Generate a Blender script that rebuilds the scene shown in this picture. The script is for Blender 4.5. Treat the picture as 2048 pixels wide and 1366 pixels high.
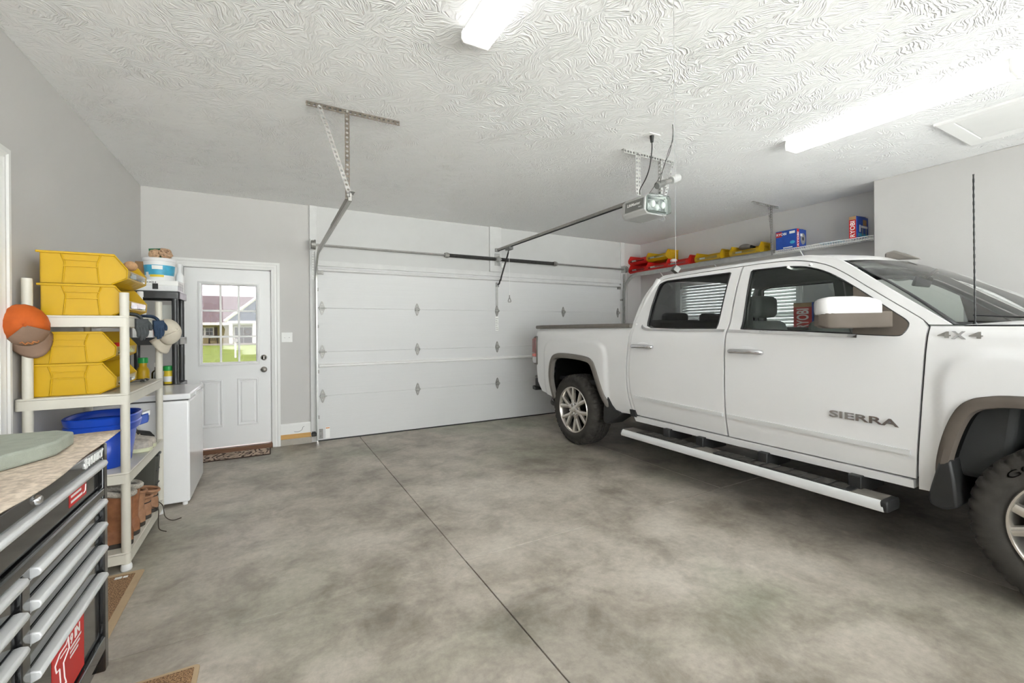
import bpy, bmesh, math, random
import numpy as np
from mathutils import Vector, Matrix
from mathutils.geometry import delaunay_2d_cdt

for _o in list(bpy.data.objects): bpy.data.objects.remove(_o)
SC = bpy.context.scene
COL = SC.collection
PI = math.pi
random.seed(7)

# ------------------------------------------------------------------ camera
FPX, YAW, ROLL, CY, EYE = 874.09, .505266, .0078836, 659.8, 1.34
cd = bpy.data.cameras.new('camera'); cam = bpy.data.objects.new('camera', cd); COL.objects.link(cam)
cd.sensor_width = 36; cd.lens = FPX/2048*36; cd.shift_y = -(683-CY)/2048; cd.clip_start = .05; cd.clip_end = 400
cam.matrix_world = (Matrix.Translation((0, 0, EYE)) @ Matrix.Rotation(-YAW, 4, 'Z') @
                    Matrix.Rotation(PI/2, 4, 'X') @ Matrix.Rotation(-ROLL, 4, 'Z'))
SC.camera = cam

# ------------------------------------------------------------------ world, sun, exposure
W = bpy.data.worlds.new('sky'); SC.world = W; W.use_nodes = True
nt = W.node_tree; bgn = nt.nodes['Background']
# bright overcast: one white cloud layer all around, faintly mottled
tcw = nt.nodes.new('ShaderNodeTexCoord'); cn = nt.nodes.new('ShaderNodeTexNoise'); cn.inputs['Scale'].default_value = 3; cn.inputs['Detail'].default_value = 4
cr_ = nt.nodes.new('ShaderNodeValToRGB'); cr_.color_ramp.elements[0].color = (.95, .965, 1, 1); cr_.color_ramp.elements[1].color = (1, .985, .99, 1)
nt.links.new(tcw.outputs['Generated'], cn.inputs['Vector']); nt.links.new(cn.outputs['Fac'], cr_.inputs[0]); nt.links.new(cr_.outputs[0], bgn.inputs[0])
bgn.inputs[1].default_value = 2.15
sd = bpy.data.lights.new('sun', 'SUN'); sd.energy = 6.0; sd.angle = .05
so = bpy.data.objects.new('sun', sd); COL.objects.link(so)
so.rotation_euler = Vector((.68, .06, -.73)).to_track_quat('-Z', 'Y').to_euler(); so.location = (0, -3, 12)
vs = SC.view_settings
vs.view_transform = 'Standard'; vs.look = 'None'; vs.gamma = 1; vs.use_curve_mapping = False
vs.exposure = 2.35
SC.cycles.diffuse_bounces = 8; SC.cycles.max_bounces = 14; SC.cycles.transparent_max_bounces = 16
LAMP = .6            # brightness of the ceiling fixtures' lenses

# ------------------------------------------------------------------ materials
def S(r, g, b):
    f = lambda c: ((c/255+.055)/1.055)**2.4 if c/255 > .04045 else c/255/12.92
    return (f(r), f(g), f(b), 1)
MATS = {}
def mat(name, col, rough=.5, metal=0, var=.06, vs_=6., bump=0, bs=40., coat=0, spec=.5, rv=0, stretch=None, detail=4):
    """principled material with procedural colour variation and optional fine relief"""
    if name in MATS: return MATS[name]
    m = bpy.data.materials.new(name); m.use_nodes = True; n = m.node_tree.nodes; l = m.node_tree.links
    p = n['Principled BSDF']
    p.inputs['Roughness'].default_value = rough; p.inputs['Metallic'].default_value = metal
    p.inputs['Specular IOR Level'].default_value = spec
    if coat: p.inputs['Coat Weight'].default_value = coat; p.inputs['Coat Roughness'].default_value = .04
    tc = n.new('ShaderNodeTexCoord'); mp = n.new('ShaderNodeMapping')
    if stretch: mp.inputs['Scale'].default_value = stretch
    l.new(tc.outputs['Object'], mp.inputs['Vector'])
    nz = n.new('ShaderNodeTexNoise'); nz.inputs['Scale'].default_value = vs_; nz.inputs['Detail'].default_value = detail
    l.new(mp.outputs[0], nz.inputs['Vector'])
    rp = n.new('ShaderNodeValToRGB'); c = Vector(col[:3])
    rp.color_ramp.elements[0].position = .3; rp.color_ramp.elements[1].position = .7
    rp.color_ramp.elements[0].color = (*(c*(1-var)), 1); rp.color_ramp.elements[1].color = (*[min(1, x) for x in c*(1+var)], 1)
    l.new(nz.outputs['Fac'], rp.inputs[0]); l.new(rp.outputs[0], p.inputs['Base Color'])
    if rv:
        mr = n.new('ShaderNodeMapRange'); mr.inputs['To Min'].default_value = rough-rv; mr.inputs['To Max'].default_value = rough+rv
        l.new(nz.outputs['Fac'], mr.inputs[0]); l.new(mr.outputs[0], p.inputs['Roughness'])
    if bump:
        b2 = n.new('ShaderNodeTexNoise'); b2.inputs['Scale'].default_value = bs; b2.inputs['Detail'].default_value = 3
        l.new(mp.outputs[0], b2.inputs['Vector'])
        bp = n.new('ShaderNodeBump'); bp.inputs['Strength'].default_value = bump; bp.inputs['Distance'].default_value = .01
        l.new(b2.outputs['Fac'], bp.inputs['Height']); l.new(bp.outputs[0], p.inputs['Normal'])
    MATS[name] = m
    return m
def glass(name, tint, rough=0.0, ior=1.45):
    m = bpy.data.materials.new(name); m.use_nodes = True; n = m.node_tree.nodes; l = m.node_tree.links
    n.remove(n['Principled BSDF']); out = n['Material Output']
    t = n.new('ShaderNodeBsdfTransparent'); t.inputs[0].default_value = (*tint, 1)
    g = n.new('ShaderNodeBsdfGlossy'); g.inputs['Roughness'].default_value = rough; g.inputs[0].default_value = (1, 1, 1, 1)
    f = n.new('ShaderNodeFresnel'); f.inputs[0].default_value = ior
    x = n.new('ShaderNodeMixShader'); l.new(f.outputs[0], x.inputs[0]); l.new(t.outputs[0], x.inputs[1]); l.new(g.outputs[0], x.inputs[2])
    l.new(x.outputs[0], out.inputs[0]); MATS[name] = m
    return m
def emit(name, col, s):
    m = bpy.data.materials.new(name); m.use_nodes = True; n = m.node_tree.nodes; p = n['Principled BSDF']
    p.inputs['Base Color'].default_value = (.85, .85, .85, 1); p.inputs['Emission Color'].default_value = (*col, 1); p.inputs['Emission Strength'].default_value = s
    MATS[name] = m
    return m

# ------------------------------------------------------------------ mesh helpers
def frame_of(d):
    d = Vector(d).normalized(); a = Vector((0, 0, 1)) if abs(d.z) < .9 else Vector((1, 0, 0))
    u = d.cross(a).normalized(); return u, d.cross(u).normalized()
class MB:
    def __init__(s): s.v = []; s.f = []
    def add(s, v, f):
        o = len(s.v); s.v += [tuple(p) for p in v]; s.f += [tuple(i+o for i in q) for q in f]; return s
    def box(s, x0, x1, y0, y1, z0, z1):
        v = [(x, y, z) for z in (z0, z1) for y in (y0, y1) for x in (x0, x1)]
        return s.add(v, [(0, 2, 3, 1), (4, 5, 7, 6), (0, 1, 5, 4), (1, 3, 7, 5), (3, 2, 6, 7), (2, 0, 4, 6)])
    def obox(s, c, ux, uy, uz):
        c, ux, uy, uz = map(Vector, (c, ux, uy, uz))
        v = [c+ux*i+uy*j+uz*k for k in (-1, 1) for j in (-1, 1) for i in (-1, 1)]
        return s.add(v, [(0, 2, 3, 1), (4, 5, 7, 6), (0, 1, 5, 4), (1, 3, 7, 5), (3, 2, 6, 7), (2, 0, 4, 6)])
    def cyl(s, p0, p1, r0, r1=None, n=16, caps=True):
        r1 = r0 if r1 is None else r1; p0, p1 = Vector(p0), Vector(p1); u, w = frame_of(p1-p0)
        v = [p+(u*math.cos(2*PI*i/n)+w*math.sin(2*PI*i/n))*r for p, r in ((p0, r0), (p1, r1)) for i in range(n)]
        f = [(i, (i+1) % n, n+(i+1) % n, n+i) for i in range(n)]
        if caps: f += [tuple(range(n))[::-1], tuple(range(n, 2*n))]
        return s.add(v, f)
    def tube(s, pts, r, n=8, caps=True, flat=1.):
        pts = [Vector(p) for p in pts]; rr = r if isinstance(r, (list, tuple)) else [r]*len(pts)
        t0 = (pts[1]-pts[0]).normalized(); u, w = frame_of(t0); v = []
        for i, p in enumerate(pts):
            t = (pts[min(i+1, len(pts)-1)]-pts[max(i-1, 0)]).normalized()
            u = (u-t*u.dot(t)).normalized(); w = t.cross(u)
            v += [p+(u*math.cos(2*PI*k/n)+w*math.sin(2*PI*k/n)*flat)*rr[i] for k in range(n)]
        f = [(i*n+k, i*n+(k+1) % n, (i+1)*n+(k+1) % n, (i+1)*n+k) for i in range(len(pts)-1) for k in range(n)]
        if caps: f += [tuple(range(n))[::-1], tuple(range((len(pts)-1)*n, len(pts)*n))]
        return s.add(v, f)
    def prism(s, poly, ax, a0, a1):
        """poly in the two other axes (x<y<z order), extruded along axis ax"""
        def P(p, a): return {'x': (a, p[0], p[1]), 'y': (p[0], a, p[1]), 'z': (p[0], p[1], a)}[ax]
        n = len(poly); v = [P(p, a0) for p in poly]+[P(p, a1) for p in poly]
        f = [(i, (i+1) % n, n+(i+1) % n, n+i) for i in range(n)]+[tuple(range(n))[::-1], tuple(range(n, 2*n))]
        return s.add(v, f)
    def lathe(s, prof, o, ax, n=24, rfun=None):
        """prof: (r, h) list along axis ax from o"""
        o = Vector(o); a = Vector(ax).normalized(); u, w = frame_of(a); v = []
        for j, (r, h) in enumerate(prof):
            for i in range(n):
                q = r if rfun is None else rfun(r, j, i)
                v.append(o+a*h+(u*math.cos(2*PI*i/n)+w*math.sin(2*PI*i/n))*q)
        f = [(j*n+i, j*n+(i+1) % n, (j+1)*n+(i+1) % n, (j+1)*n+i) for j in range(len(prof)-1) for i in range(n)]
        return s.add(v, f)
    def grid(s, rows, closed=False):
        n = len(rows[0]); v = [p for r in rows for p in r]; m = n if closed else n-1
        return s.add(v, [(j*n+i, j*n+(i+1) % n, (j+1)*n+(i+1) % n, (j+1)*n+i) for j in range(len(rows)-1) for i in range(m)])
    def ball(s, c, rx, ry, rz, n=16, m=10):
        c = Vector(c); v = []
        for j in range(m+1):
            t = PI*j/m
            v += [c+Vector((rx*math.sin(t)*math.cos(2*PI*i/n), ry*math.sin(t)*math.sin(2*PI*i/n), rz*math.cos(t))) for i in range(n)]
        return s.add(v, [(j*n+i, (j+1)*n+i, (j+1)*n+(i+1) % n, j*n+(i+1) % n) for j in range(m) for i in range(n)])
    def xform(s, M): s.v = [tuple(M @ Vector(p)) for p in s.v]; return s
    def build(s, name, m, parent=None, smooth=None, bevel=0, seg=2, solid=0, sub=0, mirror=None, weld=False, offs=-1):
        v, f = s.v, s.f
        if mirror is not None: v = [(2*mirror-x, y, z) for x, y, z in v]; f = [q[::-1] for q in f]
        if parent is not None:
            M = world_of(parent).inverted(); v = [tuple(M @ Vector(p)) for p in v]
        me = bpy.data.meshes.new(name); me.from_pydata(v, [], f); me.validate(); me.update()
        bm = bmesh.new(); bm.from_mesh(me)
        if weld: bmesh.ops.remove_doubles(bm, verts=bm.verts, dist=1e-5)
        if not solid: bmesh.ops.recalc_face_normals(bm, faces=bm.faces)
        bm.to_mesh(me); bm.free()
        o = bpy.data.objects.new(name, me); COL.objects.link(o)
        me.materials.append(m if not isinstance(m, str) else MATS[m])
        if parent is not None: o.parent = parent
        if smooth:
            for p in me.polygons: p.use_smooth = True
            me.set_sharp_from_angle(angle=math.radians(smooth))
        if solid:
            d = o.modifiers.new('thickness', 'SOLIDIFY'); d.thickness = solid; d.offset = offs
        if bevel:
            d = o.modifiers.new('bevel', 'BEVEL'); d.width = bevel; d.segments = seg; d.limit_method = 'ANGLE'; d.angle_limit = math.radians(40)
            d.harden_normals = False
            for p in me.polygons: p.use_smooth = True
            me.set_sharp_from_angle(angle=math.radians(smooth or 40))
        if sub:
            d = o.modifiers.new('subdivision', 'SUBSURF'); d.levels = sub; d.render_levels = sub
            for p in me.polygons: p.use_smooth = True
        return o
def world_of(o):
    M = o.matrix_basis.copy()
    while o.parent is not None: o = o.parent; M = o.matrix_basis @ M
    return M
def tag(o, label, cat, group=None, kind=None):
    o['label'] = label
    if cat: o['category'] = cat
    if group: o['group'] = group
    if kind: o['kind'] = kind
    return o
def thing(name, label, cat, loc=(0, 0, 0), rz=0, group=None, kind=None):
    o = bpy.data.objects.new(name, None); o.empty_display_size = .1; COL.objects.link(o)
    o.location = loc; o.rotation_euler = (0, 0, rz)
    return tag(o, label, cat, group, kind)
def struct(o, label): o['kind'] = 'structure'; o['label'] = label; return o
def dup(root, loc, rz, label, group=None, scale=None):
    def cp(o, par):
        c = o.copy(); COL.objects.link(c); c.parent = par
        for ch in list(o.children): cp(ch, c)
        return c
    r = cp(root, None); r.location = loc; r.rotation_euler = (0, 0, rz); r['label'] = label
    if scale: r.scale = scale
    if group: r['group'] = group
    return r
def cr(pts, n=6, closed=False):
    """Catmull-Rom through the points"""
    P = [Vector(p) for p in pts]; N = len(P); out = []
    for i in range(N if closed else N-1):
        if closed: a, b, c, d = P[i-1], P[i], P[(i+1) % N], P[(i+2) % N]
        else: a, b, c, d = P[max(i-1, 0)], P[i], P[i+1], P[min(i+2, N-1)]
        for k in range(n):
            t = k/n
            out.append(.5*((2*b)+(c-a)*t+(2*a-5*b+4*c-d)*t*t+(3*b-a-3*c+d)*t**3))
    if not closed: out.append(P[-1])
    return out
def rrect(x0, x1, y0, y1, r, n=5):
    o = []
    for cx, cy, a in ((x1-r, y1-r, 0), (x0+r, y1-r, 90), (x0+r, y0+r, 180), (x1-r, y0+r, 270)):
        o += [(cx+r*math.cos(math.radians(a+90*k/n)), cy+r*math.sin(math.radians(a+90*k/n))) for k in range(n+1)]
    return o
def text(body, w, h, O, u, v, thick=.001, bold=0.0):
    """lettering mesh fitted to w x h, lower left corner at O, along u, up v"""
    c = bpy.data.curves.new('lettering', 'FONT'); c.body = body; c.size = 1; c.extrude = .5; c.offset = bold; c.resolution_u = 3
    o = bpy.data.objects.new('lettering', c)
    me = o.to_mesh(); V = np.array([tuple(p.co) for p in me.vertices]); F = [tuple(p.vertices) for p in me.polygons]
    o.to_mesh_clear(); bpy.data.objects.remove(o); bpy.data.curves.remove(c)
    mn, mx = V.min(0), V.max(0); V = (V-mn)/np.maximum(mx-mn, 1e-6)
    O, u, v = Vector(O), Vector(u).normalized(), Vector(v).normalized(); nn = u.cross(v)
    b = MB(); b.add([O+u*(p[0]*w)+v*(p[1]*h)+nn*(p[2]*thick) for p in V], F)
    return b
def perf(mb, p0, p1, w, pitch=.032, hole=.30):
    """perforated steel strip between p0 and p1, width vector w"""
    p0, p1, w = Vector(p0), Vector(p1), Vector(w); L = (p1-p0).length; n = max(1, round(L/pitch)); d = (p1-p0)/n; hl = w.length*hole
    dn, wn = d.normalized(), w.normalized()
    for i in range(n):
        a = p0+d*i; c = a+d/2+w/2
        out = [a, a+d/2, a+d, a+d+w/2, a+d+w, a+d/2+w, a+w, a+w/2]
        inn = [c+(dn*math.cos(t)+wn*math.sin(t))*hl for t in [math.radians(225+45*k) for k in range(8)]]
        mb.add(out+inn, [(k, (k+1) % 8, 8+(k+1) % 8, 8+k) for k in range(8)])
    return mb
def angle_iron(p0, p1, w1, w2, name, m, parent):
    b = MB(); perf(b, p0, p1, w1); perf(b, p0, p1, w2)
    return b.build(name, m, parent, solid=.002, offs=0)

# ------------------------------------------------------------------ shared materials
mat('wall_paint', S(203, 201, 199), .75, var=.012, vs_=2, bump=.05, bs=260)
mat('white_trim', S(236, 236, 234), .45, var=.012)
mat('door_white', S(236, 236, 236), .42, var=.012, vs_=3)
mat('panel_white', S(218, 218, 218), .42, var=.012, bump=.18, bs=26, stretch=(.16, 1, 9))
mat('pad_white', S(216, 216, 215), .6, var=.04, vs_=9)
mat('galv', S(186, 186, 183), .42, .7, var=.08, vs_=18, rv=.08)
mat('galv_dull', S(158, 156, 152), .5, .6, var=.10, vs_=22)
mat('steel_dark', S(92, 92, 90), .42, .8, var=.15, vs_=30)
mat('rust_steel', S(112, 104, 95), .55, .5, var=.12, vs_=5)
mat('black_plastic', S(38, 38, 38), .5, var=.12, vs_=20, bump=.05)
mat('black_gloss', S(22, 22, 23), .14, var=.1, coat=.6)
mat('rubber', S(60, 57, 53), .85, var=.16, vs_=14, bump=.1, bs=160)
mat('tyre_letter', S(66, 65, 62), .8, var=.1)
mat('tread', S(40, 39, 37), .85, var=.2, vs_=24, bump=.15, bs=200)
mat('chrome', S(222, 222, 224), .12, .95, var=.02)
mat('alu', S(226, 227, 228), .34, .25, var=.03, stretch=(8, .3, 8))
mat('polished_alu', S(206, 200, 192), .24, .8, var=.06)
mat('truck_paint', S(227, 226, 226), .38, var=.008, vs_=1.5, coat=.45)
mat('flare_grey', S(112, 107, 101), .62, var=.10, vs_=12, bump=.08, bs=120)
mat('brown_grey', S(100, 92, 85), .75, spec=.15, var=.08, vs_=9)
mat('interior_grey', S(162, 166, 163), .7, var=.06, bump=.06, bs=150)
mat('interior_dark', S(52, 53, 53), .7, var=.08, bump=.06, bs=150)
mat('headliner', S(218, 221, 216), .9, var=.04, bump=.05, bs=220)
mat('liner_black', S(14, 14, 13), .95, var=.3, vs_=30, bump=.1, bs=90, spec=.08)
mat('beige_plastic', S(214, 210, 198), .45, var=.04, vs_=7, bump=.03)
mat('yellow_plastic', S(200, 160, 10), .38, var=.05, vs_=5)
mat('red_plastic', S(214, 40, 34), .38, var=.06, vs_=5)
mat('blue_plastic', S(28, 74, 190), .3, var=.06, vs_=5)
mat('white_enamel', S(240, 240, 241), .25, var=.01, coat=.4)
mat('white_plastic', S(238, 238, 238), .4, var=.015)
mat('print_white', S(245, 245, 243), .5, var=.01)
mat('print_black', S(26, 26, 28), .5, var=.05)
mat('print_red', S(200, 36, 34), .45, var=.05)
mat('print_blue', S(36, 78, 170), .45, var=.12, vs_=12)
mat('print_cyan', S(70, 170, 205), .45, var=.15, vs_=20)
mat('print_yellow', S(236, 208, 60), .45, var=.05)
mat('cardboard', S(176, 140, 100), .8, var=.10, vs_=14)
mat('wire_white', S(244, 244, 242), .4, var=.02)
mat('wood_raw', S(208, 164, 98), .6, var=.14, vs_=9, stretch=(.6, 6, 12), bump=.06)
mat('wood_brown', S(112, 76, 52), .55, var=.2, vs_=10, stretch=(.6, 6, 12))
mat('curb', S(176, 170, 160), .85, var=.10, vs_=8, bump=.2, bs=70)
mat('green_plastic', S(34, 160, 74), .4, var=.05)
mat('silver_print', S(190, 190, 192), .3, .7, var=.05)
glass('clear_glass', (.93, .95, .94))
glass('tint_front', (.82, .88, .85))
glass('tint_rear', (.50, .52, .52))
glass('tint_wind', (.88, .93, .90))
glass('low_e_glass', (.44, .42, .43))
# ------------------------------------------------------------------ the room
XL, XR, YB, YF, ZC = -1.162, 5.885, 5.80, -1.75, 2.86
XB, YBMP = 5.505, 2.153           # front face and corner of the boxed-out wall on the right

def concrete():
    m = bpy.data.materials.new('concrete'); m.use_nodes = True; n = m.node_tree.nodes; l = m.node_tree.links; p = n['Principled BSDF']
    tc = n.new('ShaderNodeTexCoord')
    def noise(sc, det, dist=0, rough=.55, st=(1, 1, 1)):
        mp = n.new('ShaderNodeMapping'); mp.inputs['Scale'].default_value = st; l.new(tc.outputs['Object'], mp.inputs[0])
        t = n.new('ShaderNodeTexNoise'); t.inputs['Scale'].default_value = sc; t.inputs['Detail'].default_value = det
        t.inputs['Roughness'].default_value = rough; t.inputs['Distortion'].default_value = dist; l.new(mp.outputs[0], t.inputs['Vector']); return t
    def ramp(src, stops):
        r = n.new('ShaderNodeValToRGB'); e = r.color_ramp.elements
        e[0].position, e[0].color = stops[0]; e[1].position, e[1].color = stops[1]
        for q in stops[2:]:
            x = e.new(q[0]); x.color = q[1]
        l.new(src, r.inputs[0]); return r
    def mix(a, b, f, mode='MIX'):
        x = n.new('ShaderNodeMix'); x.data_type = 'RGBA'; x.blend_type = mode
        if isinstance(f, float): x.inputs['Factor'].default_value = f
        else: l.new(f, x.inputs['Factor'])
        l.new(a, x.inputs['A']); l.new(b, x.inputs['B']); return x.outputs['Result']
    big = noise(.95, 5, .3, .6); c1 = ramp(big.outputs[0], [(.36, S(126, 118, 107)), (.62, S(194, 186, 175)), (.48, S(166, 157, 145))])
    med = noise(3.1, 7, .35, .68); c2 = ramp(med.outputs[0], [(.36, S(112, 104, 93)), (.58, S(198, 190, 179))])
    c = mix(c1.outputs[0], c2.outputs[0], .42)
    tint = noise(.55, 3, .5); g = ramp(tint.outputs[0], [(.50, (1, 1, 1, 1)), (.68, S(222, 232, 222))])
    c = mix(c, g.outputs[0], 1.0, 'MULTIPLY')
    fine = noise(26, 5, 0, .7); cf = ramp(fine.outputs[0], [(.3, (.80, .80, .80, 1)), (.7, (1.12, 1.12, 1.12, 1))])
    c = mix(c, cf.outputs[0], .8, 'MULTIPLY')
    sp = noise(95, 2, 0); cs = ramp(sp.outputs[0], [(.68, (1, 1, 1, 1)), (.76, (.72, .70, .68, 1))])
    c = mix(c, cs.outputs[0], .7, 'MULTIPLY')
    l.new(c, p.inputs['Base Color'])
    mr = n.new('ShaderNodeMapRange'); mr.inputs['To Min'].default_value = .30; mr.inputs['To Max'].default_value = .62
    l.new(med.outputs[0], mr.inputs[0]); l.new(mr.outputs[0], p.inputs['Roughness']); p.inputs['Specular IOR Level'].default_value = .4
    b = n.new('ShaderNodeBump'); b.inputs['Strength'].default_value = .06; b.inputs['Distance'].default_value = .005
    l.new(fine.outputs[0], b.inputs['Height']); l.new(b.outputs[0], p.inputs['Normal'])
    MATS['concrete'] = m
concrete()
def stomp():
    m = bpy.data.materials.new('ceiling_stomp'); m.use_nodes = True; n = m.node_tree.nodes; l = m.node_tree.links; p = n['Principled BSDF']
    p.inputs['Base Color'].default_value = S(244, 244, 244); p.inputs['Roughness'].default_value = .85
    tc = n.new('ShaderNodeTexCoord')
    wn = n.new('ShaderNodeTexNoise'); wn.inputs['Scale'].default_value = 5; l.new(tc.outputs['Object'], wn.inputs['Vector'])
    ad = n.new('ShaderNodeMix'); ad.data_type = 'RGBA'; ad.blend_type = 'ADD'; ad.inputs['Factor'].default_value = .16
    l.new(tc.outputs['Object'], ad.inputs['A']); l.new(wn.outputs['Color'], ad.inputs['B'])
    vo = n.new('ShaderNodeTexVoronoi'); vo.inputs['Scale'].default_value = 9.5; l.new(ad.outputs['Result'], vo.inputs['Vector'])
    sp = n.new('ShaderNodeSeparateColor'); l.new(vo.outputs['Color'], sp.inputs[0])
    ma = n.new('ShaderNodeMath'); ma.operation = 'MULTIPLY'; ma.inputs[1].default_value = 6.283; l.new(sp.outputs[0], ma.inputs[0])
    vr = n.new('ShaderNodeVectorRotate'); vr.rotation_type = 'Z_AXIS'; l.new(ad.outputs['Result'], vr.inputs['Vector']); l.new(vo.outputs['Position'], vr.inputs['Center']); l.new(ma.outputs[0], vr.inputs['Angle'])
    mp = n.new('ShaderNodeMapping'); mp.inputs['Scale'].default_value = (16, 100, 1); l.new(vr.outputs[0], mp.inputs[0])
    nz = n.new('ShaderNodeTexNoise'); nz.inputs['Scale'].default_value = 1; nz.inputs['Detail'].default_value = 1.5; l.new(mp.outputs[0], nz.inputs['Vector'])
    rp = n.new('ShaderNodeValToRGB'); rp.color_ramp.elements[0].position = .42; rp.color_ramp.elements[1].position = .70; l.new(nz.outputs[0], rp.inputs[0])
    pn = n.new('ShaderNodeTexNoise'); pn.inputs['Scale'].default_value = 2.2; pn.inputs['Detail'].default_value = 3; l.new(tc.outputs['Object'], pn.inputs['Vector'])
    pr = n.new('ShaderNodeValToRGB'); pr.color_ramp.elements[0].position = .38; pr.color_ramp.elements[1].position = .62
    pr.color_ramp.elements[0].color = (.35, .35, .35, 1); l.new(pn.outputs[0], pr.inputs[0])
    mu = n.new('ShaderNodeMath'); mu.operation = 'MULTIPLY'; l.new(rp.outputs[0], mu.inputs[0]); l.new(pr.outputs[0], mu.inputs[1])
    b = n.new('ShaderNodeBump'); b.inputs['Strength'].default_value = .65; b.inputs['Distance'].default_value = .010
    l.new(mu.outputs[0], b.inputs['Height']); l.new(b.outputs[0], p.inputs['Normal']); MATS['ceiling_stomp'] = m
stomp()

mat('joint_dark', S(96, 80, 62), .9, var=.25, vs_=20)
fl = struct(MB().box(XL-.15, XR+.15, YF-.15, YB+.30, -.16, -.010).build('floor', 'joint_dark'), 'mottled grey concrete garage floor')
xs, ys, g = [XL-.14, .984, 3.30, XR+.14], [YF-.14, 2.365, YB+.29], .0028
for i in range(3):
    for j in range(2):
        gx = [g if i else 0, g if i < 2 else 0]; gy = [.0026 if j else 0, .0026 if j < 1 else 0]
        MB().box(xs[i]+gx[0], xs[i+1]-gx[1], ys[j]+gy[0], ys[j+1]-gy[1], -.010, 0).build('floor_slab', 'concrete', fl, bevel=.0015, seg=1)
ce = struct(MB().box(XL-.15, XR+.15, YF-.15, YB+.30, ZC, ZC+.15).build('ceiling', 'ceiling_stomp'), 'white ceiling with a brushed stomp texture')
struct(MB().box(XL-.15, XL, YF-.15, YB+.30, 0, ZC).build('wall_left', 'wall_paint'), 'pale grey painted wall on the left')
# long window added in the unseen wall behind the viewer for flat frontal daylight
FX0, FX1, FZ0, FZ = -1.10, 5.45, .70, 2.78
struct(MB().box(XL, FX0, YF-.15, YF, 0, ZC).box(FX1, XR, YF-.15, YF, 0, ZC).box(FX0, FX1, YF-.15, YF, FZ, ZC).box(FX0, FX1, YF-.15, YF, 0, FZ0).build('wall_front', 'wall_paint'), 'pale grey painted wall around the added window behind the viewer')
w2 = thing('added_window', 'long ribbon window added behind the viewer to let in fill daylight', None, (2.2, YF, FZ0)); w2['kind'] = 'structure'
for k in range(5):
    a, c = FX0+(FX1-FX0)*k/5, FX0+(FX1-FX0)*(k+1)/5
    f_ = MB().box(a, a+.03, YF-.12, YF-.06, FZ0, FZ).box(c-.03, c, YF-.12, YF-.06, FZ0, FZ).box(a, c, YF-.12, YF-.06, FZ0, FZ0+.04).box(a, c, YF-.12, YF-.06, FZ-.04, FZ).build('sash', 'white_trim', w2)
    MB().box(a+.03, c-.03, YF-.092, YF-.088, FZ0+.04, FZ-.04).build('pane', 'clear_glass', f_)
mat('apron', S(228, 226, 222), .9, var=.05, vs_=1.5)  # unseen ground added outside, kept pale to throw sunlight up at the ceiling
struct(MB().box(-30, 30, -40, YF-.15, -.2, -.02).build('bounce_apron', 'apron'), 'pale apron added behind the viewer to bounce light onto the ceiling')
# back wall with the two openings
DX0, DX1 = .492, 5.392            # garage door opening
b = MB().box(XL, -.845, YB, YB+.15, 0, ZC).box(-.845, .045, YB, YB+.15, 2.085, ZC).box(.045, DX0, YB, YB+.15, 0, ZC)
b.box(DX0, DX1, YB, YB+.15, 2.145, ZC).box(DX1, XR, YB, YB+.15, 0, ZC)
struct(b.build('wall_back', 'wall_paint'), 'pale grey end wall around the walk door and garage door')
# right wall with window opening, boxed-out wall
WY0, WY1, WZ0, WZ1 = 3.13, 4.93, .95, 2.08
b = MB().box(XR, XR+.15, YF-.15, WY0, 0, ZC).box(XR, XR+.15, WY1, YB+.30, 0, ZC).box(XR, XR+.15, WY0, WY1, 0, WZ0).box(XR, XR+.15, WY0, WY1, WZ1, ZC)
struct(b.build('wall_right', 'wall_paint'), 'pale grey side wall with the blinds window')
struct(MB().box(XB, XR, YF, YBMP, 0, ZC).build('wall_closet', 'wall_paint', bevel=.006), 'boxed-out section of grey wall beside the truck')
# base of the back wall
t = struct(MB().prism([(YB, .128), (YB-.014, .128), (YB-.014, .232), (YB-.009, .246), (YB, .254)], 'x', .10, .43).build('baseboard_back', 'white_trim'), 'white baseboard between walk door and garage door')
struct(MB().box(.10, .425, YB-.02, YB, .074, .128).build('trim_1', 'wood_raw', bevel=.002), 'bare wood strip under the baseboard')
struct(MB().box(.10, .43, YB-.028, YB, 0, .074).build('trim_2', 'curb', bevel=.004), 'low concrete curb under the wood strip')
b = MB().tube(cr([(.24, YB-.016, .155), (.28, YB-.02, .15), (.32, YB-.018, .165), (.335, YB-.02, .20), (.35, YB-.016, .205)], 5), .002, 5)
tag(b.build('sensor_wire', 'black_plastic'), 'thin black sensor wire stuck on the white baseboard', 'wire')
# boards around the garage door
mat('header_white', S(206, 206, 205), .6, var=.015)
struct(MB().box(DX0, DX1, YB-.012, YB, 2.20, ZC).build('trim_3', 'header_white'), 'white painted panel above the garage door')
struct(MB().box(.42, .503, YB-.03, YB, .09, ZC).build('trim_4', 'pad_white', bevel=.003), 'white jamb board left of the garage door')
struct(MB().box(2.826, 3.015, YB-.045, YB, 2.20, ZC).build('trim_5', 'pad_white', bevel=.003), 'white spring pad board above the middle of the garage door')
struct(MB().box(5.385, 5.47, YB-.03, YB, .09, ZC).build('trim_6', 'pad_white', bevel=.003), 'white jamb board right of the garage door')
struct(MB().box(.503, 5.385, YB-.026, YB, 2.135, 2.20).build('trim_7', 'pad_white', bevel=.003), 'white head board along the top of the garage door')

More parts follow.
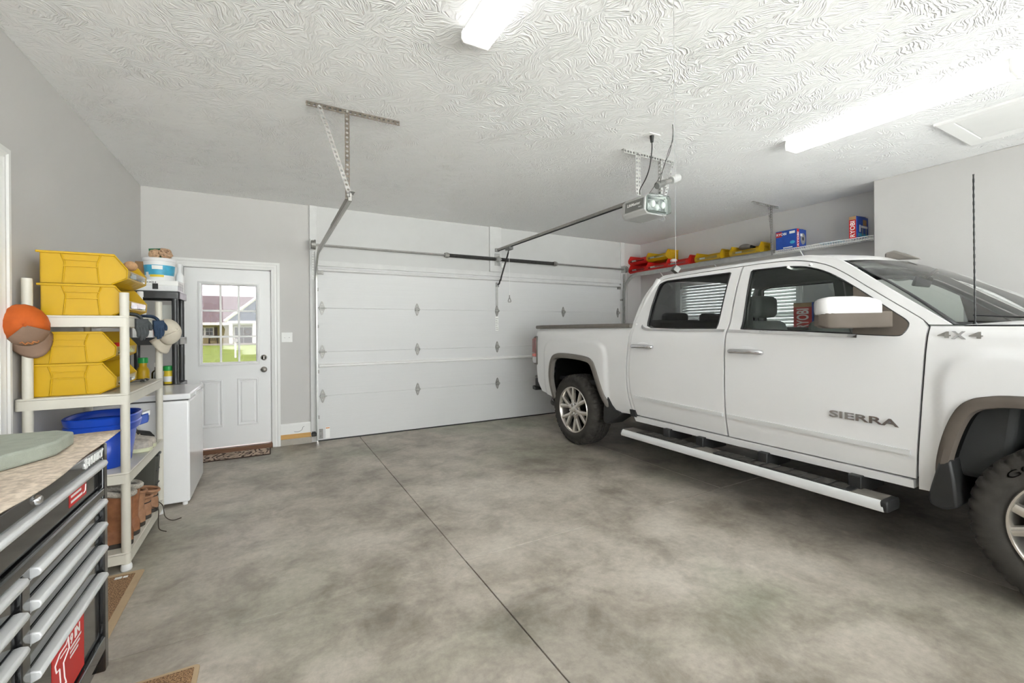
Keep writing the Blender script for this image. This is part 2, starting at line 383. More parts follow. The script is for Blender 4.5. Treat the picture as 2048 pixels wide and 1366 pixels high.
# ------------------------------------------------------------------ walk door
d1 = thing('door_1', 'white walk door with nine-pane window and two raised panels', None, (-.40, YB+.03, 0)); d1['kind'] = 'structure'
X0, X1, Z0, Z1, Y0 = -.808, .004, .062, 2.045, YB+.022
gx0, gx1, gz0, gz1 = -.655, -.138, 1.00, 1.868
b = MB().box(X0, gx0, Y0, Y0+.044, Z0, Z1).box(gx1, X1, Y0, Y0+.044, Z0, Z1).box(gx0, gx1, Y0, Y0+.044, Z0, gz0).box(gx0, gx1, Y0, Y0+.044, gz1, Z1)
leaf = b.build('door_leaf', 'door_white', d1)
def frame(x0, x1, z0, z1, w, y, prof):
    """mitred moulding frame in the xz plane; prof = (inset 0..1, proud) pairs"""
    rows = []
    for t_, pr in prof:
        q = w*t_; rows.append([(x0+q, y-pr, z0+q), (x1-q, y-pr, z0+q), (x1-q, y-pr, z1-q), (x0+q, y-pr, z1-q)])
    return MB().grid(rows, closed=True)
frame(gx0-.032, gx1+.032, gz0-.032, gz1+.032, .038, Y0, [(0, 0), (.08, .014), (.45, .019), (.8, .012), (1, -.012), (1, -.02)]).build('window_frame', 'door_white', d1, smooth=30)
gw, gh = (gx1-gx0)/3, (gz1-gz0)/3
for i in range(3):
    for j in range(3):
        MB().box(gx0+gw*i, gx0+gw*(i+1), Y0+.018, Y0+.022, gz0+gh*j, gz0+gh*(j+1)).build('pane', 'low_e_glass', d1)
for i in (1, 2): MB().box(gx0+gw*i-.010, gx0+gw*i+.010, Y0+.010, Y0+.030, gz0, gz1).build('muntin', 'white_trim', d1, bevel=.003)
for j in (1, 2): MB().box(gx0, gx1, Y0+.011, Y0+.029, gz0+gh*j-.010, gz0+gh*j+.010).build('muntin', 'white_trim', d1, bevel=.003)
for px in (-.675, -.330):
    fr = frame(px, px+.208, .285, .815, .045, Y0, [(0, 0), (.1, .010), (.3, .012), (.5, .003), (.62, -.004), (.8, .002), (1, .008)])
    fr.add([(px+.045, Y0-.008, .33), (px+.163, Y0-.008, .33), (px+.163, Y0-.008, .77), (px+.045, Y0-.008, .77)], [(0, 1, 2, 3)])
    fr.build('raised_panel', 'door_white', d1, smooth=30)
mat('nickel', S(176, 172, 166), .3, .9, var=.03)
k = MB().lathe([(.0, 0), (.030, 0), (.032, .006), (.027, .012), (.020, .014)], (-.066, Y0, 1.044), (0, -1, 0), 20).box(-.070, -.062, Y0-.024, Y0-.012, 1.028, 1.060).build('deadbolt', 'nickel', d1, smooth=35)
MB().lathe([(.0, 0), (.032, 0), (.033, .005), (.024, .010), (.012, .014), (.012, .036), (.022, .042), (.029, .054), (.028, .066), (.018, .075), (0, .077)], (-.066, Y0, .906), (0, -1, 0), 20).build('door_knob', 'nickel', d1, smooth=40)
for z in (.30, 1.05, 1.82): MB().cyl((X0-.004, Y0-.006, z-.05), (X0-.004, Y0-.006, z+.05), .008, n=10).build('hinge', 'nickel', d1, smooth=40)
CAS = [(0, 0), (.02, .020), (.3, .021), (.42, .014), (.62, .016), (.8, .010), (.98, .008), (1, 0)]
x0, x1, zt, w = -.905, .100, 2.142, .085
rows = []
for t_, pr in CAS: q = w*t_; rows.append([(x0+q, YB-pr, .0), (x0+q, YB-pr, zt-q), (x1-q, YB-pr, zt-q), (x1-q, YB-pr, .0)])
MB().grid(rows).build('casing', 'white_trim', d1, smooth=25)
b = MB().box(-.84, X0-.006, YB, YB+.12, 0, 2.07).box(X1+.006, .04, YB, YB+.12, 0, 2.07).box(-.84, .04, YB, YB+.12, Z1+.006, 2.08)
b.box(X0-.01, X0+.012, Y0+.045, YB+.12, 0, 2.07).box(X1-.012, X1+.01, Y0+.045, YB+.12, 0, 2.07).box(-.83, .03, Y0+.045, YB+.12, Z1-.012, 2.08)
b.build('door_jamb', 'white_trim', d1)
MB().box(-.818, .016, YB-.035, YB+.12, .0, .052).build('threshold', 'wood_brown', d1, bevel=.004)
# light switch
sw = thing('light_switch', 'white double light switch plate between walk door and garage door', 'switch', (.172, YB, 1.272))
MB().box(.114, .230, YB-.007, YB, 1.215, 1.330).build('cover_plate', 'white_trim', sw, bevel=.003)
for q in (.149, .195):
    tg = MB().box(q-.010, q+.010, YB-.009, YB-.006, 1.255, 1.290).build('rocker', 'white_trim', sw)
    MB().prism([(YB-.006, 1.264), (YB-.018, 1.276), (YB-.006, 1.280)], 'x', q-.005, q+.005).build('toggle', 'white_trim', sw)
# door mat in front
def rug(name, x0, x1, y0, y1, base, edge, label, rim, h=.010):
    o = thing(name, label, 'mat', ((x0+x1)/2, (y0+y1)/2, 0))
    MB().prism(rrect(x0, x1, y0, y1, .02), 'z', .0005, h*.7).build('backing', edge, o, bevel=.002)
    MB().prism(rrect(x0+rim, x1-rim, y0+rim, y1-rim, .008), 'z', h*.7, h).build('pile', base, o, bevel=.002)
    return o
def mat_pattern(name, c1, c2, sc, lo, hi, bump=.4):
    m = bpy.data.materials.new(name); m.use_nodes = True; n = m.node_tree.nodes; l = m.node_tree.links; p = n['Principled BSDF']; p.inputs['Roughness'].default_value = .95
    tc = n.new('ShaderNodeTexCoord'); v = n.new('ShaderNodeTexNoise'); v.inputs['Scale'].default_value = sc; v.inputs['Detail'].default_value = 2; v.inputs['Distortion'].default_value = .3
    l.new(tc.outputs['Object'], v.inputs['Vector']); r = n.new('ShaderNodeValToRGB'); e = r.color_ramp.elements
    e[0].position, e[0].color, e[1].position, e[1].color = lo, c1, hi, c2
    l.new(v.outputs[0], r.inputs[0]); l.new(r.outputs[0], p.inputs['Base Color'])
    b = n.new('ShaderNodeBump'); b.inputs['Strength'].default_value = bump; b.inputs['Distance'].default_value = .004; l.new(v.outputs[0], b.inputs['Height']); l.new(b.outputs[0], p.inputs['Normal'])
    MATS[name] = m
mat_pattern('loop_pile', S(96, 70, 48), S(172, 136, 100), 210, .40, .56)
mat('mat_edge', S(186, 162, 130), .8, var=.06, vs_=12)
def scroll_mat():
    m = bpy.data.materials.new('scroll_pile'); m.use_nodes = True; n = m.node_tree.nodes; l = m.node_tree.links; p = n['Principled BSDF']; p.inputs['Roughness'].default_value = .95
    tc = n.new('ShaderNodeTexCoord'); mp = n.new('ShaderNodeMapping'); l.new(tc.outputs['Object'], mp.inputs[0])
    w = n.new('ShaderNodeTexWave'); w.wave_type = 'RINGS'; w.rings_direction = 'Z'; w.inputs['Scale'].default_value = 5.5; w.inputs['Distortion'].default_value = 9; w.inputs['Detail'].default_value = 2; w.inputs['Detail Scale'].default_value = 2.2
    l.new(mp.outputs[0], w.inputs['Vector']); r = n.new('ShaderNodeValToRGB'); e = r.color_ramp.elements
    e[0].position, e[0].color, e[1].position, e[1].color = .22, S(66, 48, 40), .34, S(190, 168, 150)
    l.new(w.outputs[0], r.inputs[0]); l.new(r.outputs[0], p.inputs['Base Color']); MATS['scroll_pile'] = m
scroll_mat()
mat('mat_dark', S(64, 48, 40), .9)
rug('door_mat', -.75, -.004, 5.462, 5.757, 'scroll_pile', 'mat_dark', 'beige doormat with brown scrollwork at the foot of the walk door', .012, .012)
r1 = rug('floor_mat', -1.02, -.628, 2.30, 3.175, 'loop_pile', 'mat_edge', 'long tan loop floor mat between tool chest and plastic shelving', .035)
tg = MB().box(-.745, -.715, 3.10, 3.125, .0102, .0112).box(-.71, -.69, 3.102, 3.122, .0102, .0112).build('sewn_tag', 'print_white', r1)
rug('floor_mat', -.72, -.255, 1.35, 2.158, 'loop_pile', 'mat_edge', 'tan loop floor mat cut by the bottom edge of the picture', .018)

# ------------------------------------------------------------------ garage door (four sections)
d2 = thing('door_2', 'wide white sectional garage door of four panels', None, (2.94, YB, 0)); d2['kind'] = 'structure'
ZS = [.012, .549, 1.089, 1.625, 2.140]
for i in range(4):
    MB().box(DX0+.010, DX1-.010, YB+.004, YB+.046, ZS[i]+.0002, ZS[i+1]-.0002).build('door_section', 'panel_white', d2, bevel=.004)
MB().box(DX0+.010, DX1-.010, YB+.002, YB+.048, .0, .0145).build('bottom_seal', 'black_plastic', d2)
for z, h in ((2.092, .05), (.922, .045)):      # horizontal struts, hat section
    pr = [(YB+.004, z-h/2), (YB-.006, z-h/2), (YB-.006, z-h/2+.006), (YB-.034, z-h/4), (YB-.034, z+h/4), (YB-.006, z+h/2-.006), (YB-.006, z+h/2), (YB+.004, z+h/2)]
    MB().prism(pr, 'x', DX0+.02, DX1-.02).build('strut', 'white_trim' if z < 1 else 'pad_white', d2, bevel=.002)
def hinge(x, z, w=.030, h=.085, side=False):
    b = MB().prism([(x, z-h), (x+w*.4, z-h+.012), (x+w, z-.018), (x+w, z+.018), (x+w*.4, z+h-.012), (x, z+h), (x-w*.4, z+h-.012), (x-w, z+.018), (x-w, z-.018), (x-w*.4, z-h+.012)], 'y', YB-.001, YB+.004)
    b.box(x-w*.9, x-w*.75, YB-.024, YB, z-.016, z+.016).box(x+w*.75, x+w*.9, YB-.024, YB, z-.016, z+.016)
    o = b.build('hinge', 'galv_dull', d2, bevel=.001)
    MB().cyl((x-w*1.25, YB-.016, z), (x+w*(1.6 if side else 1.25), YB-.016, z), .0075, n=10).build('hinge_pin', 'galv', o, smooth=40)
    for s in (-1, 1):
        MB().cyl((x, YB-.004, z+s*.045), (x, YB, z+s*.045), .007, n=6).build('bolt', 'galv', o)
for z in ZS[1:4]:
    for x in (.555, 1.742, 2.954, 4.161, 5.33): hinge(x, z, side=(x < 1))
for x in (.535, 5.35):
    MB().box(x-.022, x+.022, YB-.004, YB+.004, .030, .150).cyl((x, YB-.02, .12), (x, YB, .12), .012, n=8).cyl((x, YB-.02, .06), (x, YB, .06), .012, n=8).build('bottom_bracket', 'galv_dull', d2, bevel=.002)
    MB().box(x-.030, x+.040, YB-.018, YB+.003, 2.035, 2.075).box(x-.03, x+.02, YB-.03, YB, 2.045, 2.052).build('top_roller_bracket', 'galv_dull', d2, bevel=.002)
w_ = MB().box(.585, .635, YB+.002, YB+.0045, .030, .165).build('warning_label', 'print_white', d2)
mat('print_orange', S(226, 150, 90), .5)
MB().box(.588, .632, YB+.001, YB+.0025, .148, .160).build('label_band', 'print_orange', w_)
lb = MB().box(2.930, 2.978, YB+.002, YB+.0045, 1.33, 1.54).build('spec_label', 'print_white', d2)
mat('print_grey', S(150, 150, 150), .5)
for k in range(7): MB().box(2.934, 2.974 - (k % 3)*.006, YB+.001, YB+.0025, 1.35+k*.026, 1.357+k*.026).build('label_line', 'print_grey', lb)
# opener bracket on the door
b = MB().prism([(2.938, 1.70), (2.972, 1.70), (2.972, 2.02), (2.962, 2.05), (2.948, 2.05), (2.938, 2.02)], 'y', YB-.006, YB+.004).box(2.936, 2.942, YB-.04, YB, 1.98, 2.04).box(2.968, 2.974, YB-.04, YB, 1.98, 2.04)
b.build('arm_bracket', 'galv', d2, bevel=.001)

# tracks
def track(sx, xin, label):
    """sx=+1: left track (opens towards the door)"""
    t = thing('garage_door_track', label, 'track', (xin, YB-.06, 0))
    def U(path, nm):
        prof = [(-.004, .030), (.012, .030), (.012, .028), (0, .028), (0, -.028), (.012, -.028), (.012, -.030), (-.004, -.030)]
        rows = []
        for i, (y, z, ty, tz) in enumerate(path):
            rows.append([(xin+sx*a, y+c*(-tz), z+c*ty) for a, c in prof])
        MB().grid(rows, closed=True).build(nm, 'galv', t, smooth=30)
    yv, zc, R = YB-.072, 1.93, .33
    path = [(yv, .03, 0, 1), (yv, zc, 0, 1)]
    U(path, 'vertical_rail')
    arc = [(yv-R+R*math.cos(a), zc+R*math.sin(a), -math.sin(a), math.cos(a)) for a in [PI/2*k/10 for k in range(11)]]
    U(arc+[(3.16, zc+R, -1, 0)], 'horizontal_rail')
    for z in (.30, .85, 1.40, 1.85):
        MB().box(xin-.004*sx if sx > 0 else xin-.03, xin+.03 if sx > 0 else xin+.004, YB-.05, YB, z-.018, z+.018).build('rail_clip', 'galv_dull', t, bevel=.002)
    # perforated flag angle from jamb up to the bend
    angle_iron((xin-sx*.012, YB-.034, 1.96), (xin-sx*.012, YB-.034, 2.30), (-sx*.032, 0, 0), (0, -.05, 0), 'flag_angle', MATS['galv'], t)
    # reinforcing angle along the horizontal rail
    b = MB().box(xin-.004 if sx > 0 else xin-.03, xin+.03 if sx > 0 else xin+.004, 3.12, 4.20, zc+R+.030, zc+R+.033).box(xin-sx*.006, xin-sx*.003, 3.12, 4.20, zc+R-.005, zc+R+.033)
    b.build('stiffener_angle', 'galv_dull', t)
    MB().box(xin-.012, xin+.012, 3.150, 3.160, zc+R-.028, zc+R+.028).build('end_stop', 'galv_dull', t, bevel=.002)
    return t
track(1, .484, 'left garage door track with curved bend and long overhead rail')
track(-1, 5.412, 'right garage door track curving overhead behind the truck bed')
# safety sensor at left track foot
sn = thing('safety_sensor', 'small black safety sensor at the foot of the left garage door track', 'sensor', (.46, YB-.05, .10))
MB().box(.425, .478, YB-.075, YB-.035, .085, .125).build('housing', 'black_plastic', sn, bevel=.006)
MB().cyl((.478, YB-.055, .105), (.486, YB-.055, .105), .012, n=12).build('lens', 'steel_dark', sn, smooth=40)
MB().box(.43, .47, YB-.036, YB, .075, .135).build('bracket', 'steel_dark', sn)
# hanger frames
def hanger(x0, x1, xp, xb, y, zb, m, label):
    t = thing('track_hanger', label, 'bracket', (xp, y, zb))
    angle_iron((x0, y, ZC-.001), (x1, y, ZC-.001), (0, 0, -.032), (0, .032, 0), 'ceiling_angle', MATS[m], t)
    angle_iron((xp, y-.004, ZC-.02), (xp, y-.004, zb), (-.030, 0, 0), (0, .030, 0), 'drop_angle', MATS[m], t)
    bb = MB(); perf(bb, (xb, y-.008, ZC-.02), (xp-.012, y-.008, zb+.02), (.030, 0, 0)); bb.build('brace', 'galv_dull', t, solid=.002, offs=0)
    for (q, z) in ((xp-.015, ZC-.02), (xb+.015, ZC-.025), (xp-.012, zb+.025)): MB().cyl((q, y-.018, z), (q, y+.008, z), .008, n=6).build('bolt', 'galv', t)
hanger(.216, .832, .485, .280, 3.165, 2.245, 'rust_steel', 'perforated steel angle hanger dropping from the ceiling to the left track')
hanger(5.072, 5.580, 5.45, 5.34, 3.170, 2.245, 'galv_dull', 'perforated steel angle hanger above the wire shelf on the right')

# torsion spring shaft
ts = thing('torsion_spring_assembly', 'torsion shaft with two dark coil springs above the garage door', 'spring', (2.93, YB-.09, 2.38))
SY, SZ = YB-.09, 2.378
MB().cyl((.44, SY, SZ), (5.47, SY, SZ), .0127, n=14).build('shaft', 'galv_dull', ts, smooth=40)
for a, c in ((2.14, 2.89), (2.99, 3.945)):
    n_ = int((c-a)/.0075); pr = []
    for k in range(n_): pr += [(.0225, k*.0075), (.0265, k*.0075+.0037)]
    MB().lathe(pr, (a, SY, SZ), (1, 0, 0), 14).build('spring', 'steel_dark', ts, smooth=60)
    e = a if a < 2.5 else c
    MB().cyl((e-.03, SY, SZ), (e+.03, SY, SZ), .032, n=16).cyl((e-.012, SY, SZ), (e+.012, SY, SZ), .038, n=16).build('winding_cone', 'galv_dull', ts, smooth=40)
MB().box(2.90, 2.985, YB-.052, YB-.045, 2.29, 2.47).box(2.935, 2.945, YB-.125, YB-.045, 2.34, 2.42).cyl((2.91, SY, SZ), (2.97, SY, SZ), .036, n=16).build('center_bracket', 'galv', ts, bevel=.002)
for x in (.462, 5.432):
    MB().cyl((x-.03, SY, SZ), (x+.005, SY, SZ), .05, n=18).cyl((x+.005, SY, SZ), (x+.02, SY, SZ), .058, n=18).build('cable_drum', 'galv_dull', ts, smooth=40)
    MB().box(x-.045, x-.040, YB-.13, YB-.03, SZ-.06, SZ+.06).build('end_plate', 'galv', ts)
    MB().cyl((x+.01, SY-.045, SZ), (x+.03, YB-.03, .10), .0018, n=5).build('lift_cable', 'galv_dull', ts)
tg = thing('paper_tag', 'small paper tag hanging under the middle of the torsion spring', 'tag', (2.99, SY-.03, 2.26))
MB().obox((3.0, SY-.035, 2.285), (.028, 0, -.004), (0, .001, 0), (.004, 0, .034)).build('card', 'print_white', tg)
MB().cyl((3.0, SY-.035, 2.315), (2.99, SY-.03, 2.345), .0012, n=5).build('string', 'print_grey', tg)
# wall-switch door to the house, only its far casing shows
d3 = thing('door_3', 'white cased house door on the left wall behind the tool chest', None, (XL, 2.64, 0)); d3['kind'] = 'structure'
rows = []
y0, y1, zt = 2.10, 3.16, 2.268
for t_, pr in CAS: q = .085*t_; rows.append([(XL+pr, y0+q, .0), (XL+pr, y0+q, zt-q), (XL+pr, y1-q, zt-q), (XL+pr, y1-q, .0)])
MB().grid(rows).build('casing', 'white_trim', d3, smooth=25)
MB().box(XL+.001, XL+.006, y0+.085, y1-.085, .18, zt-.085).build('door_leaf', 'door_white', d3)
MB().box(XL+.0, XL+.012, y0+.085, y1-.085, .0, .18).build('threshold', 'wood_brown', d3)
# attic hatch
ah = thing('attic_hatch', 'white framed attic hatch in the ceiling near the right wall', 'hatch', (4.72, .65, ZC))
hx0, hx1, hy0, hy1 = 4.37, 5.115, -.15, 1.335
rows = []
for t_, pr in ((0, 0), (0, .016), (.12, .020), (.75, .012), (.95, .010), (1, .002)):
    q = .09*t_; rows.append([(hx0+q, hy0+q, ZC-pr), (hx1-q, hy0+q, ZC-pr), (hx1-q, hy1-q, ZC-pr), (hx0+q, hy1-q, ZC-pr)])
MB().grid(rows, closed=True).build('frame_trim', 'white_trim', ah, smooth=25)
MB().box(hx0+.094, hx1-.094, hy0+.094, hy1-.094, ZC-.008, ZC-.001).build('hatch_panel', 'white_trim', ah, bevel=.002)
# window with blinds on the right wall
w1 = thing('window_1', 'double window in the right wall behind the truck', None, (XR, 4.03, WZ0)); w1['kind'] = 'structure'
rows = []
for t_, pr in CAS: q = .085*t_; rows.append([(XR-pr, WY0-.085+q, WZ0-.085+q), (XR-pr, WY1+.085-q, WZ0-.085+q), (XR-pr, WY1+.085-q, WZ1+.085-q), (XR-pr, WY0-.085+q, WZ1+.085-q)])
MB().grid(rows, closed=True).build('casing', 'white_trim', w1, smooth=25)
YM = (WY0+WY1)/2
for a, c in ((WY0, YM-.03), (YM+.03, WY1)):
    f_ = MB().box(XR+.08, XR+.12, a, a+.045, WZ0, WZ1).box(XR+.08, XR+.12, c-.045, c, WZ0, WZ1).box(XR+.08, XR+.12, a, c, WZ0, WZ0+.05).box(XR+.08, XR+.12, a, c, WZ1-.05, WZ1).box(XR+.075, XR+.115, a, c, (WZ0+WZ1)/2-.025, (WZ0+WZ1)/2+.025).build('sash', 'white_trim', w1)
    MB().box(XR+.098, XR+.102, a+.045, c-.045, WZ0+.05, WZ1-.05).build('pane', 'clear_glass', f_)
MB().box(XR+.0, XR+.12, YM-.03, YM+.03, WZ0, WZ1).build('mullion', 'white_trim', w1)
mat('blind_white', S(240, 240, 238), .5, var=.01)
for nm, a, c in (('nearer the boxed-out wall', WY0+.01, YM-.035), ('nearer the garage door', YM+.035, WY1-.01)):
    bl = thing('window_blind', 'white slatted blind in the right wall window, '+nm, 'blind', (XR+.03, (a+c)/2, WZ0), group='white window blinds')
    MB().box(XR+.005, XR+.06, a, c, WZ1-.06, WZ1-.005).build('headrail', 'blind_white', bl, bevel=.003)
    for k in range(23):
        z = WZ1-.085-k*.0455
        MB().obox((XR+.034, (a+c)/2, z), (.012, 0, .020), (0, (c-a)/2, 0), (.0012, 0, -.0008)).build('slat', 'blind_white', bl)
    MB().box(XR+.015, XR+.055, a, c, WZ0+.005, WZ0+.03).build('bottom_rail', 'blind_white', bl, bevel=.003)
    for q in (.15, .85):
        y = a+(c-a)*q; MB().cyl((XR+.012, y, WZ0+.02), (XR+.012, y, WZ1-.02), .0015, n=5).build('ladder_cord', 'blind_white', bl)
# ------------------------------------------------------------------ pickup truck (side towards the viewer at X = 3.05)
TX, TC = 3.05, 4.065
ZP = [.36, .46, .50, .54, .60, .68, .80, .95, 1.12, 1.22, 1.29, 1.335, 1.37, 1.50, 1.65, 1.78, 1.83, 1.87]
DP = [.10, .050, .045, .036, .024, .012, .004, 0, 0, .004, .014, .038, .060, .100, .147, .198, .228, .285]
def _pchip(x, y, q):
    x, y = np.array(x), np.array(y); h = np.diff(x); dl = np.diff(y)/h; m = np.zeros_like(y); m[0], m[-1] = dl[0], dl[-1]
    for i in range(1, len(x)-1): m[i] = 0 if dl[i-1]*dl[i] <= 0 else 2*dl[i-1]*dl[i]/(dl[i-1]+dl[i])
    k = np.clip(np.searchsorted(x, q)-1, 0, len(x)-2); t = (q-x[k])/h[k]
    return (1+2*t)*(1-t)**2*y[k]+t*(1-t)**2*h[k]*m[k]+t*t*(3-2*t)*y[k+1]+t*t*(t-1)*h[k]*m[k+1]
_zq = np.linspace(.36, 1.87, 600); _dq = _pchip(ZP, DP, _zq)
def sideX(y, z):
    d = float(np.interp(z, _zq, _dq))
    def bul(cy, cz, hy, hz, r, amp):
        qx, qz = abs(y-cy)-hy+r, abs(z-cz)-hz+r
        s = math.hypot(max(qx, 0), max(qz, 0))+min(max(qx, qz), 0)-r
        t = min(max((.012-s)/.055, 0), 1); return amp*t*t*(3-2*t)
    d -= bul(4.08, .60, .60, .625, .20, .020)+bul(.28, .60, .655, .625, .20, .020)
    if y > 4.55: d += ((y-4.55)/.4)**2*.035
    if y < .1: d += ((.1-y)/.7)**2*.13
    return TX+d
def resample(poly, step):
    out = []
    for i, a in enumerate(poly):
        b = poly[(i+1) % len(poly)]; L = math.hypot(b[0]-a[0], b[1]-a[1]); n = max(1, int(round(L/step)))
        out += [(a[0]+(b[0]-a[0])*k/n, a[1]+(b[1]-a[1])*k/n) for k in range(n) if L > 1e-5]
    return out
def inside(P, poly):
    x, y = P[:, 0], P[:, 1]; r = np.zeros(len(P), bool); n = len(poly)
    for i in range(n):
        (x0, y0), (x1, y1) = poly[i], poly[(i+1) % n]
        c = ((y0 > y) != (y1 > y)) & (x < (x1-x0)*(y-y0)/((y1-y0) if y1 != y0 else 1e-12)+x0); r ^= c
    return r
def panel(name, outline, m, parent, holes=(), res=.03, off=0, lip=.02, mir=False, surf=sideX):
    """body panel: outline in (y, z) laid on the side surface; edges folded inwards by lip"""
    loops = [resample([tuple(p)[:2] for p in q], res) for q in (outline, *holes)]
    pts = [p for q in loops for p in q]; ed = []; o = 0
    for q in loops: ed += [(o+i, o+(i+1) % len(q)) for i in range(len(q))]; o += len(q)
    A = np.array(pts); gx = np.arange(A[:, 0].min(), A[:, 0].max(), res); gz = np.arange(A[:, 1].min(), A[:, 1].max(), res*.8)
    G = np.array([(a+(res/2 if k % 2 else 0), c) for k, c in enumerate(gz) for a in gx])
    ok = inside(G, loops[0])
    for h in loops[1:]: ok &= ~inside(G, h)
    G = G[ok]
    if len(G):
        dm = np.min(np.hypot(G[:, None, 0]-A[None, :, 0], G[:, None, 1]-A[None, :, 1]), axis=1); G = G[dm > res*.45]
    V = [Vector(p) for p in pts]+[Vector(p) for p in G]
    vo, eo, fo, *_ = delaunay_2d_cdt(V, ed, [], 0, 1e-6)
    C = np.array([np.mean([(vo[i].x, vo[i].y) for i in f], axis=0) for f in fo])
    ok = inside(C, loops[0])
    for h in loops[1:]: ok &= ~inside(C, h)
    fs = [tuple(f) for f, k in zip(fo, ok) if k]
    P3 = [(surf(v.x, v.y)+off, v.x, v.y) for v in vo]
    # orient outwards (-x)
    f2 = []
    for f in fs:
        a, b, c = (Vector(P3[i]) for i in f[:3]); f2.append(f if (b-a).cross(c-a).x < 0 else f[::-1])
    cnt = {}
    for f in f2:
        for i in range(len(f)): e = (f[i], f[(i+1) % len(f)]); cnt[e] = 1
    v = list(P3); mp = {}
    if lip:
        for (a, b) in [e for e in cnt if (e[1], e[0]) not in cnt]:
            for q in (a, b):
                if q not in mp: mp[q] = len(v); v.append((P3[q][0]+lip, P3[q][1], P3[q][2]))
            f2.append((b, a, mp[a], mp[b]))
    used = sorted({i for f in f2 for i in f}); re = {k: i for i, k in enumerate(used)}
    mb = MB(); mb.add([v[i] for i in used], [tuple(re[i] for i in f) for f in f2])
    return mb.build(name, m, parent, smooth=38, mirror=TC if mir else None)
def C2(pts, n=5): return [tuple(p)[:2] for p in cr([(a, b, 0) for a, b in pts], n)]
def inset(pts, d, cx, cz):
    out = []; n = len(pts)
    for i in range(n):
        a, b = Vector(pts[max(i-1, 0)]), Vector(pts[min(i+1, n-1)]); t = (b-a).normalized(); q = Vector((t.y, -t.x))
        if q.dot(Vector((cx, cz))-Vector(pts[i])) < 0: q = -q
        out.append((pts[i][0]+q.x*d, pts[i][1]+q.y*d))
    return out
truck = thing('pickup_truck', 'white crew cab pickup truck parked tail towards the garage door', 'truck', (TC, 2.3, 0))

archR = C2([(4.514, .492), (4.540, .762), (4.497, .955), (4.403, 1.043), (4.186, 1.062), (3.839, 1.046), (3.707, 1.008), (3.641, .915), (3.531, .666), (3.405, .485)])
archF = C2([(-.085, .47), (-.078, .62), (-.035, .80), (.007, .915), (.055, .970), (.113, .997), (.236, 1.015), (.624, 1.015), (.747, .997), (.806, .971), (.853, .916), (.897, .80), (.938, .624), (.947, .455)])
cabrear = [(3.148, .505), (3.196, .73), (3.204, .93), (3.176, 1.20), (3.165, 1.315)]
bed_front = [(y+.014, z) for y, z in C2(cabrear)]
doorrear = C2([(3.110, .512), (3.158, .73), (3.168, .93), (3.144, 1.20), (3.134, 1.31), (3.140, 1.40), (3.078, 1.62), (2.955, 1.780), (2.86, 1.810), (2.50, 1.822), (2.142, 1.826)])
bseam = [(2.150, 1.60), (2.152, 1.32), (2.158, 1.07), (2.160, .735), (2.158, .508)]
fseam = C2([(.972, 1.335), (.978, 1.21), (1.002, .835), (1.028, .507)])
ftop = C2([(2.128, 1.826), (1.95, 1.826), (1.745, 1.814), (1.565, 1.768), (1.428, 1.695), (1.211, 1.533), (1.042, 1.408), (1.000, 1.376)])
winR = [(2.246, 1.338), (2.62, 1.340), (2.93, 1.350), (2.985, 1.368), (2.992, 1.40)]+C2([(2.985, 1.55), (2.955, 1.735), (2.925, 1.770), (2.865, 1.785)], 4)+[(2.236, 1.787), (2.226, 1.782)]
winF = [(2.036, 1.332), (2.050, 1.772), (2.040, 1.782)]+C2([(1.80, 1.778), (1.655, 1.757), (1.504, 1.697), (1.325, 1.575), (1.15, 1.437), (1.071, 1.374), (1.058, 1.338), (1.076, 1.298), (1.11, 1.292)], 4)+[(1.25, 1.298), (1.60, 1.316)]
sail = C2([(1.352, 1.594), (1.325, 1.575), (1.15, 1.437), (1.071, 1.374), (1.058, 1.338), (1.076, 1.298), (1.11, 1.292)], 4)+[(1.27, 1.299), (1.31, 1.302)]
glassF = [(2.036, 1.332), (2.050, 1.772), (2.040, 1.782)]+C2([(1.80, 1.778), (1.655, 1.757), (1.504, 1.697), (1.352, 1.594)], 4)+[(1.31, 1.302), (1.60, 1.316)]
glassF = [p for p in glassF]
upper = C2([(.885, 1.350), (1.17, 1.565), (1.445, 1.775), (1.58, 1.826), (1.75, 1.852), (2.3, 1.862), (2.86, 1.852), (2.985, 1.824), (3.118, 1.64), (3.180, 1.41), (3.168, 1.315)], 4)+[tuple(p) for p in C2(cabrear)][::-1][1:]
def offs_in(path, d): return path
door_union = doorrear+[p for p in ftop]
cabframe = upper+[(y+.006, z-.004) if y > 2.95 else (y, z+.006) for y, z in door_union]+[(.972, 1.352)]

